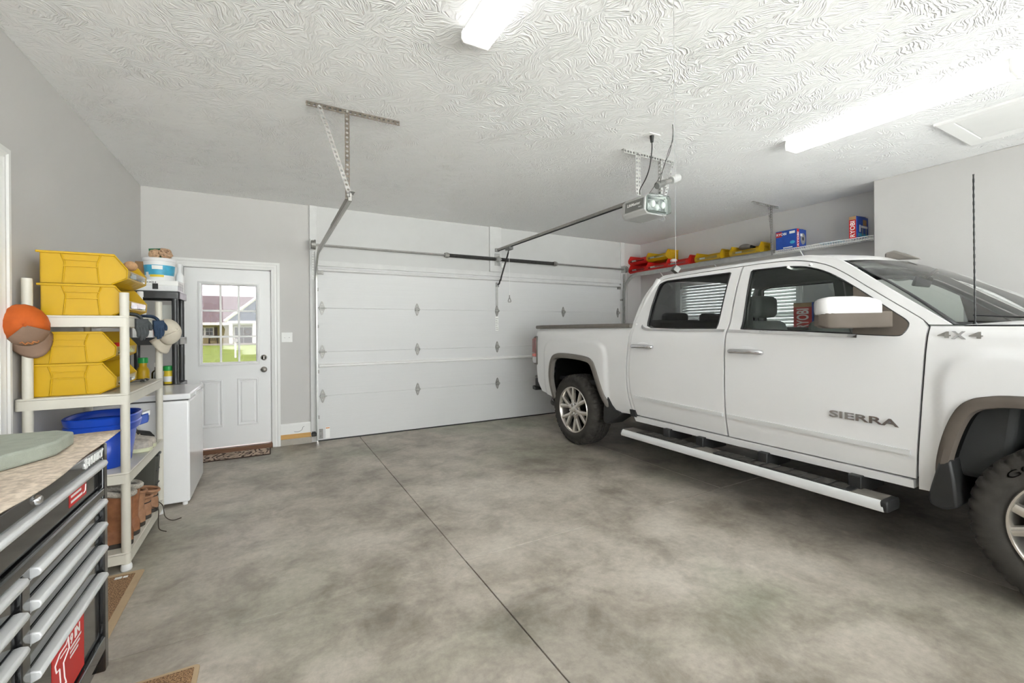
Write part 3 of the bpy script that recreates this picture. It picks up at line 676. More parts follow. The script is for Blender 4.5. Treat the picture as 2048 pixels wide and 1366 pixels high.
for mir in (False, True):
    M = TC if mir else None; fx = (lambda x: x)
    bed = panel('bed_side', [(3.178, 1.350), (4.90, 1.368), (4.905, 1.262), (4.868, 1.250), (4.862, .885), (4.895, .872), (4.880, .66), (4.80, .545), (4.66, .525), (4.53, .505)]+archR+[(3.30, .500)]+bed_front, 'truck_paint', truck, res=.022, mir=mir)
    # rail cap
    MB().prism([(TX+.028, 1.352), (TX+.020, 1.372), (TX+.028, 1.392), (TX+.11, 1.398), (TX+.11, 1.352)], 'y', 3.185, 4.905).build('bed_rail_cap', 'flare_grey', bed, bevel=.004, mirror=M)
    rd = panel('rear_door', doorrear+bseam, 'truck_paint', truck, holes=[winR], mir=mir)
    fd = panel('front_door', [(2.144, .506), (2.146, .735), (2.144, 1.07), (2.138, 1.32), (2.136, 1.60)]+ftop+fseam, 'truck_paint', truck, holes=[winF], mir=mir)
    for dr, ol, hl in ((rd, doorrear+bseam, winR), (fd, [(2.144, .506), (2.146, .735), (2.144, 1.07), (2.138, 1.32), (2.136, 1.60)]+ftop+fseam, winF)):
        panel('door_trim', ol, 'interior_grey', dr, holes=[hl], off=.05, lip=0, res=.06, mir=mir)
    panel('window_glass', winR, 'tint_rear', rd, off=.012, lip=0, res=.05, mir=mir)
    panel('window_glass', glassF, 'tint_front', fd, off=.012, lip=0, res=.05, mir=mir)
    panel('mirror_sail', sail, 'brown_grey', fd, off=-.004, lip=.03, res=.03, mir=mir)
    for dr, wl in ((rd, winR), (fd, winF)):
        lp = resample(wl, .03); lp.append(lp[0]); lp.append(lp[1])
        MB().tube([(sideX(y, z)+.003, y, z) for y, z in lp], .0065, 6).build('window_seal', 'black_plastic', dr, smooth=60, mirror=M)
    # bright belt mouldings
    def strip(nm, par, pts, w, off, m, lip=.02):
        up = [(y, z+w/2) for y, z in pts]; dn = [(y, z-w/2) for y, z in pts][::-1]
        return panel(nm, up+dn, m, par, off=off, lip=lip, res=.03, mir=mir)
    strip('belt_moulding', rd, C2([(3.05, 1.372), (3.02, 1.350), (2.93, 1.332), (2.60, 1.326), (2.166, 1.322)]), .020, -.008, 'chrome')
    strip('belt_moulding', fd, C2([(2.134, 1.320), (1.70, 1.305), (1.285, 1.287)]), .020, -.008, 'chrome')
    strip('side_moulding', rd, [(3.135, .690), (2.172, .671)], .030, -.014, 'alu')
    strip('side_moulding', fd, [(2.132, .670), (1.040, .650)], .030, -.014, 'alu')
    panel('rocker', [(3.125, .448), (3.145, .500), (2.5, .499), (1.036, .497), (1.036, .452), (2.1, .446)], 'truck_paint', truck, off=-.012, lip=.06, mir=mir)
    panel('cab_frame', cabframe, 'truck_paint', truck, off=.002, lip=.03, res=.025, mir=mir)
    fen = panel('front_fender', [(.962, 1.342), (.5, 1.336), (0, 1.318), (-.40, 1.275), (-.50, 1.25), (-.50, .60), (-.30, .52), (-.10, .46)]+archF+[(1.018, .452), (1.016, .505)]+[(y-.011, z) for y, z in fseam[::-1][1:]], 'truck_paint', truck, res=.022, mir=mir)
    # wheel arch flares and liners
    for ar, cy, par, mt in ((archR, 4.08, bed, 'flare_grey'), (archF, .43, fen, 'brown_grey')):
        inn = inset(ar, .055, cy, .45)
        rows = [[(sideX(y, z)+.004, y, z) for y, z in ar], [(sideX(y, z)-.014, y, z) for y, z in inset(ar, .004, cy, .45)],
                [(sideX(y, z)-.024, y, z) for y, z in inset(ar, .028, cy, .45)], [(sideX(y, z)-.016, y, z) for y, z in inn],
                [(sideX(y, z)+.03, y, z) for y, z in inset(ar, .062, cy, .45)]]
        MB().grid(rows).build('wheel_arch_flare', mt, par, smooth=50, mirror=M)
        ln = inset(ar, .058, cy, .45)
        rows = [[(TX+.03, y, z) for y, z in ln], [(TX+.45, y, z) for y, z in ln]]
        lb = MB().grid(rows); k = len(ln); lb.add([(TX+.45, y, z) for y, z in ln], [tuple(range(k))])
        lb.build('wheel_liner', 'liner_black', par, smooth=50, mirror=M)
    # mud guards
    MB().prism([(3.50, .67), (3.545, .62), (3.565, .40), (3.55, .362), (3.50, .352), (3.325, .462), (3.305, .485), (3.335, .505), (3.40, .515), (3.445, .56)], 'x', TX+.01, TX+.22).build('mud_guard', 'black_plastic', bed, bevel=.008, mirror=M)
    MB().prism([(.870, .66), (.918, .64), (.950, .50), (.962, .44), (.950, .405), (.90, .392), (.845, .42), (.855, .55)], 'x', TX-.020, TX+.24).build('mud_guard', 'black_plastic', fen, bevel=.012, mirror=M)
    # sill step behind the cab
    MB().prism([(3.12, .555), (3.19, .555), (3.175, .49), (3.10, .49)], 'x', TX+.02, TX+.16).build('sill_bracket', 'black_plastic', truck, bevel=.004, mirror=M)
    # door handles
    for dr, a, z in ((rd, 2.99, 1.176), (fd, 1.975, 1.168)):
        x = sideX(a, z)
        h = MB(); pts = [(x-.004, a-.118, z-.004), (x-.022, a-.112, z-.002), (x-.034, a-.07, z), (x-.037, a, z), (x-.034, a+.07, z), (x-.022, a+.112, z-.002), (x-.004, a+.118, z-.004)]
        h.tube(cr(pts, 4), .019, 10).build('door_handle', 'chrome', dr, smooth=60, mirror=M)
        MB().ball((x+.004, a, z+.006), .010, .085, .034).build('handle_cup', 'truck_paint', dr, smooth=60, mirror=M)
    # door mirror, swung back
    A, B = Vector((3.035, 1.125, 0)), Vector((2.815, 1.385, 0)); ax = (B-A); L = ax.length; ax.normalize(); nr = Vector((ax.y, -ax.x, 0))
    if nr.x > 0: nr = -nr
    def mloft(z0f, z1f, thick, m, nm, t0=0., t1=1., r=.035, par=fd):
        rows = []
        for k in range(13):
            t = t0+(t1-t0)*k/12; s_ = math.sqrt(max(0, 1-max(0, (t-.80)/.205)**2)) if t > .80 else 1
            zc, zh = (z0f(t)+z1f(t))/2, (z1f(t)-z0f(t))/2*(.55+.45*s_); th = thick(t)*(.45+.55*s_)
            row = []
            for (u, w) in rrect(-th, th, -zh, zh, min(r, zh*.9, th*.9), 3): row.append(A+ax*(L*t)+nr*u+Vector((0, 0, zc+w)))
            rows.append(row)
        b = MB().grid(rows, closed=True); n = len(rows[0]); o = len(b.v)-n; b.f += [tuple(range(n)), tuple(range(o, o+n))]
        return b.build(nm, m, par, smooth=45, mirror=M)
    mh = mloft(lambda t: 1.338-.006*t, lambda t: 1.428, lambda t: .056+.026*t, 'brown_grey', 'mirror_housing', .0, 1., r=.010)
    mloft(lambda t: 1.395, lambda t: 1.498+.018*min(1, t*2)-.03*max(0, .25-t)*4, lambda t: .057+.026*t, 'truck_paint', 'mirror_cap', .14, 1.0, r=.03)
    MB().obox(A+ax*(L*.55)-nr*.078+Vector((0, 0, 1.42)), ax*(L*.36), nr*.003, (0, 0, .075)).build('mirror_glass', 'chrome', fd, bevel=.002, mirror=M)
    # running board
    rb = MB().prism([(TX-.104, .318), (TX-.110, .33), (TX-.106, .366), (TX-.094, .378), (TX+.040, .380), (TX+.048, .37), (TX+.048, .330), (TX+.04, .318)], 'y', 1.118, 3.172).build('running_board', 'alu', truck, bevel=.003, mirror=M)
    for a, c in ((2.36, 3.00), (1.28, 2.20)):
        p = MB().prism(rrect(TX-.090, TX+.040, a, c, .02), 'z', .379, .385).build('step_pad', 'black_plastic', rb, bevel=.002, mirror=M)
        n_ = int((c-a)/.085)
        for k in range(n_):
            y = a+.03+k*(c-a-.06)/n_
            MB().prism(rrect(TX-.080, TX+.032, y+.008, y+(c-a-.06)/n_-.008, .006, 2), 'z', .384, .3885).build('tread_block', 'rubber', rb, bevel=.0015, mirror=M)
    MB().box(TX-.088, TX+.038, 1.125, 3.165, .377, .3805).build('board_top', 'flare_grey', rb, mirror=M)
    for a, c in ((1.100, 1.135), (3.160, 3.180)):
        MB().prism(rrect(TX-.108, TX+.048, .318, .382, .02), 'y', a, c).build('end_cap', 'black_plastic', rb, bevel=.006, mirror=M)
    for y in (2.72, 2.38, 1.86, 1.30):
        MB().box(TX+.0, TX+.30, y-.035, y+.035, .352, .455).build('mount_bracket', 'black_plastic', rb, bevel=.006, mirror=M)
    # lamps
    MB().prism([(4.868, .89), (4.872, 1.247), (4.91, 1.258), (4.962, 1.23), (4.968, .91), (4.935, .88)], 'x', TX+.012, TX+.10).build('tail_lamp_housing', 'flare_grey', truck, bevel=.01, mirror=M)
    mat('lamp_red', S(120, 60, 58), .12, var=.1, coat=1); mat('lamp_clear', S(190, 186, 184), .1, var=.05, coat=1); mat('lamp_bright', S(190, 70, 60), .12, var=.1, coat=1)
    tl = MB().prism([(4.885, 1.03), (4.885, 1.232), (4.915, 1.242), (4.972, 1.218), (4.974, 1.03)], 'x', TX+.004, TX+.09).build('tail_lamp', 'lamp_red', truck, bevel=.008, mirror=M)
    MB().prism([(4.885, .985), (4.885, 1.028), (4.976, 1.028), (4.976, .985)], 'x', TX+.005, TX+.09).build('brake_strip', 'lamp_bright', tl, bevel=.006, mirror=M)
    MB().prism([(4.885, .905), (4.885, .983), (4.976, .983), (4.97, .92), (4.94, .898)], 'x', TX+.006, TX+.09).build('reverse_lamp', 'lamp_clear', tl, bevel=.006, mirror=M)
    MB().prism([(-.50, .90), (-.50, 1.17), (-.60, 1.16), (-.63, .92)], 'x', TX+.10, TX+.48).build('head_lamp', 'lamp_clear', truck, bevel=.02, mirror=M)
    # front bumper corner and rear step bumper corner
    MB().prism([(-.48, .48), (-.48, .86), (-.62, .86), (-.70, .80), (-.72, .60), (-.66, .48)], 'x', TX+.10, TC).build('front_bumper', 'chrome', truck, bevel=.03, mirror=M)

# badges
text('SIERRA', .345, .042, (sideX(1.25, .805)-.004, 1.428, .785), (0, -1, -.012), (0, 0, 1), .006, .02).build('lettering', 'chrome', truck)
text('4', .05, .034, (sideX(.9, 1.30)-.004, .925, 1.281), (0, -1, -.02), (0, 0, 1), .006, .03).build('badge', 'galv_dull', truck)
text('X', .055, .040, (sideX(.86, 1.30)-.005, .872, 1.276), (0, -1, -.02), (0, 0, 1), .006, .04).build('badge', 'chrome', truck)
text('4', .05, .034, (sideX(.8, 1.30)-.004, .808, 1.279), (0, -1, -.02), (0, 0, 1), .006, .03).build('badge', 'galv_dull', truck)

# roof, headliner, glass
def roof_rows(dz, inx=0):
    rows = []
    for y in list(np.linspace(1.44, 2.98, 16)):
        e = 1 if 1.6 < y < 2.8 else 1-((1.6-y)/.16)**2*.5 if y <= 1.6 else 1-((y-2.8)/.18)**2*.6
        zr = np.interp(y, [1.44, 1.58, 1.75, 2.3, 2.86, 2.98], [1.772, 1.822, 1.848, 1.858, 1.848, 1.822])
        row = []
        for k in range(25):
            s = -1+2*k/24; xe = TC-(TX+float(np.interp(zr, _zq, _dq)))-inx
            yy = y-(.085*(1-s*s) if y < 1.45 else .085*(1-s*s)*max(0, (1.75-y)/.31))
            row.append((TC+s*xe, yy, zr+dz+.045*(1-abs(s)**2.6)*(1 if y > 1.5 else .62)))
        rows.append(row)
    return rows
rf = MB().grid(roof_rows(0)).build('roof', 'truck_paint', truck, smooth=60)
MB().grid(roof_rows(-.05, .02)).build('headliner', 'headliner', truck, smooth=60)
def ws(t, s, inn=0):
    # t 0 bottom .. 1 top, s -1..1 across
    q = s*s; yb, zb = .57+.315*q, 1.333+.015*q; yt, zt = 1.345+.105*q, 1.803-.028*q
    xb, xt = TC-(TX+.085), TC-(TX+.235)
    x = TC+s*((xb+(xt-xb)*t)-inn)
    return (x, yb+(yt-yb)*t, zb+(zt-zb)*t+.035*math.sin(PI*t)*(1-.3*q))
MB().grid([[ws(t, s) for s in np.linspace(-1, 1, 21)] for t in np.linspace(0, 1, 9)]).build('windshield', 'tint_wind', truck, smooth=60)
b = MB()
for s0, s1 in ((-1.0, -.975), (.975, 1.0)): b.grid([[tuple(Vector(ws(t, s))+Vector((0, -.003, .003))) for s in np.linspace(s0, s1, 3)] for t in np.linspace(0, 1, 9)])
b.grid([[tuple(Vector(ws(t, s))+Vector((0, -.002, .002))) for s in np.linspace(-1, 1, 21)] for t in (0, .03)])
b.build('windshield_seal', 'black_plastic', truck, smooth=60, solid=.004)
# rear cab wall with window
b = MB().prism([(TX+.06, .55), (2*TC-TX-.06, .55), (2*TC-TX-.06, 1.40), (TX+.06, 1.40)], 'y', 3.12, 3.15)
b.build('cab_rear_wall', 'truck_paint', truck, bevel=.01)
rw = MB()
rw.add([(TX+.07, 3.165, 1.40), (2*TC-TX-.07, 3.165, 1.40), (2*TC-TX-.20, 3.01, 1.80), (TX+.20, 3.01, 1.80)], [(0, 1, 2, 3)]).build('rear_window', 'tint_rear', truck)
b = MB().tube([(TX+.10, 3.15, 1.38), (TX+.165, 3.07, 1.62), (TX+.23, 2.985, 1.81)], .035, 8).tube([(2*TC-TX-.10, 3.15, 1.38), (2*TC-TX-.165, 3.07, 1.62), (2*TC-TX-.23, 2.985, 1.81)], .035, 8)
b.build('rear_pillar_trim', 'truck_paint', truck, smooth=60)
# shark fin aerial, wipers, mast
sf = MB().prism([(1.31, 1.822), (1.515, 1.845), (1.515, 1.895), (1.46, 1.905), (1.40, 1.875)], 'x', TC-.035, TC+.035).build('roof_aerial', 'flare_grey', truck, bevel=.014)
for a0, a1 in ((-.88, -.12), (.02, .74)):
    pts = [tuple(Vector(ws(.045+.05*abs(k-.5), a0+(a1-a0)*k))+Vector((0, -.020, .018))) for k in np.linspace(0, 1, 9)]
    wp = MB().tube(pts, .010, 6, flat=.6).build('wiper_blade', 'black_plastic', truck, smooth=60)
    q = pts[4]; MB().tube([q, (q[0]+.15, q[1]-.05, q[2]-.002), (q[0]+.34, q[1]-.16, q[2]-.035)], .011, 6).build('wiper_arm', 'black_plastic', wp, smooth=60)
pts = [(TX+.115, .812, 1.345+.775*k/120) for k in range(121)]
mb = MB(); mb.tube([(x, y+.003*math.sin((z-1.36)*.9), z) for x, y, z in pts], [.0042 if k % 6 < 3 else .0032 for k in range(121)], 6)
mb.build('aerial_mast', 'black_plastic', truck, smooth=60)
MB().cyl((TX+.115, .812, 1.325), (TX+.115, .812, 1.362), .013, .007, n=12).build('aerial_base', 'black_plastic', truck, smooth=40)
# cowl, hood
cow = MB().grid([[(ws(0, s)[0], ws(0, s)[1]+.02, ws(0, s)[2]-.006) for s in np.linspace(-1, 1, 15)], [(ws(0, s)[0], ws(0, s)[1]-.14, ws(0, s)[2]-.030) for s in np.linspace(-1, 1, 15)]])
cow.build('cowl', 'black_plastic', truck, smooth=60)
rows = []
for t in np.linspace(0, 1, 14):
    row = []
    for s in np.linspace(-1, 1, 23):
        yb = .47+.36*s*s; y = yb+(-.56-yb)*t
        z = 1.348-.10*t**2.2+.035*(1-abs(s)**3)*(1-.3*t)+(.022 if .30 < abs(s) < .62 else 0)*min(1, (1-t)*4)
        row.append((TC+s*(TC-TX-.046-.10*t**2.5), y, z))
    rows.append(row)
MB().grid(rows).build('hood', 'truck_paint', truck, smooth=70)
# front end
fx0, fx1 = TX+.14, 2*TC-TX-.14
MB().box(fx0+.30, fx1-.30, -.60, -.50, .84, 1.22).build('grille_surround', 'chrome', truck, bevel=.03)
for k in range(3): MB().box(fx0+.36, fx1-.36, -.625, -.60, .90+k*.10, .95+k*.10).build('grille_bar', 'steel_dark', truck, bevel=.008)
MB().box(fx0, fx1, -.50, -.40, .60, 1.24).build('radiator_support', 'black_plastic', truck)
# tailgate, rear bumper, bed floor, cover
tg = MB().box(TX+.055, 2*TC-TX-.055, 4.86, 4.925, .64, 1.368).build('tailgate', 'truck_paint', truck, bevel=.012)
MB().box(TC-.12, TC+.12, 4.925, 4.945, 1.20, 1.26).build('tailgate_handle', 'black_plastic', tg, bevel=.006)
MB().box(TX+.10, 2*TC-TX-.10, 3.20, 4.86, 1.366, 1.392).build('bed_cover', 'black_plastic', truck, bevel=.006)
MB().box(TX+.10, 2*TC-TX-.10, 3.20, 4.86, .72, .76).build('bed_floor', 'black_plastic', truck)
MB().box(TX+.09, 2*TC-TX-.09, 3.19, 3.22, .72, 1.36).build('bed_bulkhead', 'truck_paint', truck)
pl = [(TX+.05, 4.80), (TX+.04, 4.93), (TX+.10, 5.05), (TX+.40, 5.115), (2*TC-TX-.40, 5.115), (2*TC-TX-.10, 5.05), (2*TC-TX-.04, 4.93), (2*TC-TX-.05, 4.80)]
rbm = MB().prism(pl, 'z', .575, .700).build('rear_bumper', 'black_plastic', truck, bevel=.02)
MB().prism([(x, y+.004) for x, y in pl], 'z', .70, .722).build('bumper_step', 'flare_grey', rbm, bevel=.008)
MB().prism([(TX+.03, 4.95), (TX+.06, 5.06), (TX+.38, 5.135), (TX+.38, 5.03), (TX+.15, 4.93)], 'z', .535, .585).build('corner_step', 'black_plastic', rbm, bevel=.01)
MB().cyl((TX+.12, 4.62, .455), (TX+.03, 4.50, .44), .042, .046, n=20, caps=False).cyl((TX+.12, 4.62, .455), (TX+.03, 4.50, .44), .036, .040, n=20, caps=False).build('exhaust_tip', 'galv_dull', truck, smooth=50)
# chassis
for s in (-1, 1):
    MB().box(TC+s*.45-.05, TC+s*.45+.05, -.35, 4.85, .40, .56).build('frame_rail', 'liner_black', truck, bevel=.01)
MB().box(TX+.10, 2*TC-TX-.10, .95, 3.14, .50, .56).build('cab_floor', 'interior_dark', truck)
for y in (.43, 4.11): MB().cyl((TX+.25, y, .40), (2*TC-TX-.25, y, .40), .05, n=14).ball((TC, y, .40), .16, .16, .16).build('axle', 'liner_black', truck, smooth=50)
MB().tube(cr([(TC+.25, .6, .36), (TC+.25, 2.4, .33), (TC-.15, 3.2, .36), (TX+.30, 4.2, .44), (TX+.12, 4.62, .455)], 8), .032, 10).build('exhaust_pipe', 'rust_steel', truck, smooth=60)
MB().box(TC-.28, TC+.30, .55, 1.5, .38, .56).build('transmission', 'liner_black', truck, bevel=.05)
# cabin
MB().prism([(.70, .56), (1.15, .56), (1.22, .90), (1.30, 1.22), (1.22, 1.32), (.95, 1.335), (.62, 1.315)], 'x', TX+.10, 2*TC-TX-.10).build('dashboard', 'interior_dark', truck, bevel=.03)
stw = MB(); c0, n0 = Vector((TC+.42, 1.50, 1.17)), Vector((0, .85, .52)).normalized(); u0, w0 = frame_of(n0)
stw.tube([c0+(u0*math.cos(a)+w0*math.sin(a))*.185 for a in [2*PI*k/28 for k in range(29)]], .015, 8)
for a in (0, PI, -PI/2): stw.tube([c0, c0+(u0*math.cos(a)+w0*math.sin(a))*.18], .014, 6)
stw.ball(c0, .06, .06, .06).tube([c0, c0-n0*.35], .03, 8).build('steering_wheel', 'interior_dark', truck, smooth=60)
def seat(x, y, w, dk):
    p = MB(); prof = [(y-.02, .82), (y-.09, .95), (y-.06, 1.15), (y+.02, 1.38), (y+.06, 1.405), (y+.13, 1.385), (y+.12, 1.20), (y+.10, .95), (y+.10, .82)]
    bk = p.prism(prof, 'x', x-w, x+w).build('seat', dk, truck, bevel=.04, seg=3)
    MB().prism(rrect(y-.55, y+.05, .78, .92, .05, 3), 'x', x-w, x+w).build('seat_cushion', dk, bk, bevel=.04, seg=3)
    h = MB().prism(rrect(y+.02, y+.14, 1.425, 1.605, .05, 4), 'x', x-.135, x+.135).build('headrest', dk, bk, bevel=.035, seg=3)
    for s in (-1, 1): MB().cyl((x+s*.06, y+.085, 1.35), (x+s*.06, y+.085, 1.46), .007, n=8).build('headrest_post', 'chrome', bk, smooth=40)
    MB().box(x-w*.8, x+w*.8, y-.5, y+.05, .55, .80).build('seat_base', 'interior_dark', bk, bevel=.02)
seat(TC-.47, 2.10, .25, 'interior_grey'); seat(TC+.47, 2.06, .25, 'interior_grey')
MB().prism(rrect(1.45, 2.05, .56, 1.0, .04, 3), 'x', TC-.14, TC+.14).build('center_console', 'interior_dark', truck, bevel=.02)
rs = MB().prism([(2.92, .80), (2.86, .95), (2.93, 1.425), (3.06, 1.425), (3.06, .80)], 'x', TX+.14, 2*TC-TX-.14).build('rear_seat', 'interior_dark', truck, bevel=.03)
MB().prism(rrect(2.42, 2.95, .75, .93, .05, 3), 'x', TX+.14, 2*TC-TX-.14).build('seat_cushion', 'interior_dark', rs, bevel=.03)
MB().box(TX+.16, 2*TC-TX-.16, 2.5, 2.95, .55, .76).build('seat_base', 'interior_dark', rs)
for s in (-.55, 0, .55): MB().prism(rrect(2.96, 3.06, 1.40, 1.495, .035, 3), 'x', TC+s-.15, TC+s+.15).build('headrest', 'interior_dark', rs, bevel=.03)
mr = MB().obox((TC-.02, 1.30, 1.66), (.13, 0, 0), (0, .012, .004), (0, -.012, .036)).build('inside_mirror', 'interior_dark', truck, bevel=.01)
MB().tube([(TC-.02, 1.29, 1.68), (TC-.02, 1.22, 1.735)], .012, 6).build('mirror_stalk', 'interior_dark', mr)
for s in (-1, 1): MB().obox((TC+s*.42, 1.50, 1.775), (.19, 0, 0), (0, .07, .025), (0, -.003, .008)).build('sun_visor', 'headliner', truck, bevel=.006)
for s in (-1, 1): MB().tube(cr([(TC+s*.83, 1.78, 1.775), (TC+s*.80, 1.74, 1.755), (TC+s*.80, 1.66, 1.755), (TC+s*.83, 1.62, 1.772)], 4), .010, 6).build('grab_handle', 'headliner', truck, smooth=60)
# seat belt by the B pillar
MB().obox((TX+.26, 2.10, 1.35), (.0015, 0, 0), (.0, .022, 0), (-.03, -.004, .22)).build('seat_belt', 'interior_grey', truck)

# wheels
def wheel(cy, cx, mir, sp):
    M = TC if mir else None; cz = .408
    TR, W2, RR = .408, .132, .268
    x0 = cx
    N = 240
    prof = [(RR-.006, .018), (RR+.006, .004), (RR+.03, -.004), (.345, -.006), (.375, .002), (.388, .010), (.398, .022), (.404, .034), (.406, .060), (.398, .062), (.398, .070), (.407, .072), (.408, .112), (.399, .114), (.399, .122), (.408, .124)]
    prof = prof+[(r, .264-h) for r, h in prof[::-1]]
    nP = len(prof)
    def rf(r, j, i):
        jj = min(j, nP-1-j)
        if 4 <= jj <= 8 and i % 6 < 2: return r-.011
        if 11 <= jj <= 15 and (i+3) % 6 < 2: return r-.009
        return r
    ty = MB().lathe(prof, (x0, cy, cz), (1, 0, 0), N, rf).build('tyre', 'rubber', truck, smooth=35, mirror=M)
    # rim barrel
    rim = [(RR-.002, .010), (RR, .002), (RR-.004, -.004), (RR-.012, -.003), (RR-.020, .008), (RR-.026, .05), (RR-.034, .12), (RR-.030, .20), (RR-.004, .25)]
    MB().lathe(rim, (x0, cy, cz), (1, 0, 0), 64).build('rim', 'polished_alu', ty, smooth=40, mirror=M)
    MB().cyl((x0+.11, cy, cz), (x0+.13, cy, cz), RR-.036, n=40).build('brake_disc', 'liner_black', ty, mirror=M)
    # six twin spokes
    def spoke(p0, p1, w0, w1, d0, d1, nm='spoke'):
        b = MB(); p0, p1 = Vector((0, *p0)), Vector((0, *p1)); t = (p1-p0).normalized(); q = Vector((0, -t.z, t.y))
        rows = []
        for k in range(4):
            s = k/3; c = p0.lerp(p1, s); w = w0+(w1-w0)*s; d = d0+(d1-d0)*s
            rows.append([tuple(Vector((x0+d+.030, cy, cz))+c-q*w), tuple(Vector((x0+d+.004, cy, cz))+c-q*w*.85), tuple(Vector((x0+d, cy, cz))+c-q*w*.35), tuple(Vector((x0+d, cy, cz))+c+q*w*.35), tuple(Vector((x0+d+.004, cy, cz))+c+q*w*.85), tuple(Vector((x0+d+.030, cy, cz))+c+q*w)])
        b.grid(rows); return b
    for k in range(6):
        a = 2*PI*k/6+sp
        P = lambda r, aa: (r*math.cos(aa), r*math.sin(aa))
        b = spoke(P(.045, a), P(.135, a), .034, .030, .012, .016)
        for s in (-1, 1):
            q = spoke(P(.115, a+s*.06), P(RR-.016, a+s*.235), .027, .023, .015, .002); b.add(q.v, q.f)
        b.build('spoke', 'polished_alu', ty, smooth=35, mirror=M)
        aa = a+PI/6
        MB().cyl((x0+.002, cy+.066*math.cos(aa), cz+.066*math.sin(aa)), (x0+.03, cy+.066*math.cos(aa), cz+.066*math.sin(aa)), .011, .012, n=6).build('lug_nut', 'chrome', ty, mirror=M)
    MB().lathe([(0, -.004), (.028, -.002), (.036, .006), (.046, .016), (.085, .022), (.09, .04)], (x0, cy, cz), (1, 0, 0), 32).build('hub_cap', 'polished_alu', ty, smooth=40, mirror=M)
    if not mir:
        for wd, a0 in (('GOODYEAR', math.radians(140)), ('WRANGLER', math.radians(-40))):
            b = text(wd, 1, 1, (0, 0, 0), (1, 0, 0), (0, 1, 0), 1); v = []
            for u, w, n_ in b.v:
                a = a0-math.radians(78)*u; r = .318+.030*w
                v.append((x0-.0075--.0035*n_*0, cy-r*math.cos(a), cz+r*math.sin(a)))
            b.v = v; b.build('sidewall_lettering', 'tyre_letter', ty)
for mir in (False, True):
    wheel(4.11, 3.072, mir, .28); wheel(.425, 3.072, mir, .05)
# ------------------------------------------------------------------ left side: plastic shelving and what stands on it
def shelving(x0, x1, y0, y1, tops, m, pr, postx, posty, ptop, label, name, thick=.062, foot=True):
    t = thing(name, label, 'shelf', ((x0+x1)/2, (y0+y1)/2, 0))
    for z in tops:
        pl = MB().prism(rrect(x0, x1, y0, y1, .022), 'z', z-.012, z).build('shelf_board', m, t, bevel=.003)
        o = rrect(x0, x1, y0, y1, .022); i = rrect(x0+.012, x1-.012, y0+.012, y1-.012, .014)
        rows = [[(a, b, z-.012) for a, b in o], [(a, b, z-thick) for a, b in o], [(a, b, z-thick) for a, b in i], [(a, b, z-.012) for a, b in i]]
        MB().grid(rows, closed=True).build('shelf_rim', m, t, smooth=30)
    for ix, x in enumerate(postx):
        for y in posty:
            top = ptop[ix]; lv = [0.0]+sorted(tops)+[top]
            p = MB()
            for a, b in zip(lv[:-1], lv[1:]):
                p.cyl((x, y, a+(.0 if a == 0 else .0)), (x, y, b), pr, n=20)
            o = p.build('post', m, t, smooth=40)
            if foot: MB().lathe([(pr*1.12, .0), (pr*1.22, .006), (pr*1.22, .022), (pr*1.05, .034), (pr, .036)], (x, y, 0), (0, 0, 1), 20).build('foot', 'white_plastic', o, smooth=40)
    return t
SH = [.105, .555, 1.0, 1.437]
shelving(-1.158, -.700, 3.205, 4.122, SH, 'beige_plastic', .0215, (-1.112, -.722), (3.228, 4.098), (1.630, 1.568), 'beige plastic four-tier shelving unit against the left wall', 'plastic_shelving')

def bin_proto(L, Wd, H, m, label, group):
    """open-front stacking bin, hopper mouth towards +x, origin at rear bottom corner centre"""
    t = thing('storage_bin', label, 'bin', group=group); th = .004
    side = [(0, 0), (L*.80, 0), (L*.985, H*.22), (L, H*.50), (L*.83, H), (-.012, H), (-.012, H-.010), (0, H-.012)]
    b = MB()
    for y in (-Wd/2, Wd/2-th): b.prism([(x, z) for x, z in side], 'y', y, y+th)
    b.box(0, th, -Wd/2, Wd/2, 0, H).box(0, L*.80, -Wd/2, Wd/2, 0, th)
    b.add([(L*.80, -Wd/2, 0), (L*.80, Wd/2, 0), (L*.985, Wd/2, H*.22), (L*.985, -Wd/2, H*.22)], [(0, 1, 2, 3)])
    b.prism([(L*.985, H*.22), (L, H*.50), (L-.006, H*.50), (L*.985-.006, H*.22)], 'y', -Wd/2, Wd/2)
    sh = b.build('shell', m, t)
    for s in (-1, 1):           # top rim and ribs on both side walls
        y = s*(Wd/2+.004)
        MB().box(-.014, L*.835, y-.006, y+.006, H-.012, H).build('rim', m, t, bevel=.002)
        MB().tube([(L*.83, y, H-.004), (L-.003, y, H*.50), (L*.983, y, H*.22), (L*.80, y, .002)], .0045, 6).build('edge_bead', m, t, smooth=60)
        for px, bow in ((.245, 1), (.655, -1)):
            MB().tube([(L*(px-.02*bow), y-s*.003, H-.008), (L*(px+.025*bow), y-s*.003, H*.64), (L*(px+.012*bow), y-s*.003, H*.30), (L*px, y-s*.003, .006)], .0042, 6).build('rib', m, t, smooth=60)
        for pz in (.80, .60):
            MB().box(L*.26, L*.645, y-.005, y+.002 if s > 0 else y+.005, H*pz-.012, H*pz-.006).build('rib', m, t, bevel=.001)
    MB().box(L*.992, L*.992+.004, -Wd*.40, Wd*.40, H*.26, H*.47).build('label_holder', 'tint_wind', t)
    MB().box(L*.993, L*.993+.0015, -Wd*.30, -Wd*.08, H*.29, H*.44).build('label_card', 'print_white', t)
    for k in range(5):
        y = -Wd*.36+k*Wd*.18
        MB().prism([(L*.72, .0), (L*.97, H*.19), (L*.80, 0)], 'y', y-.003, y+.003).build('gusset', m, t)
    return t
G = 'yellow bins on the plastic shelving'
bp = bin_proto(.365, .415, .174, 'yellow_plastic', 'yellow open-front storage bin on top of the upper pair on the shelving', G)
bp.location = (-1.076, 3.472, 1.613)
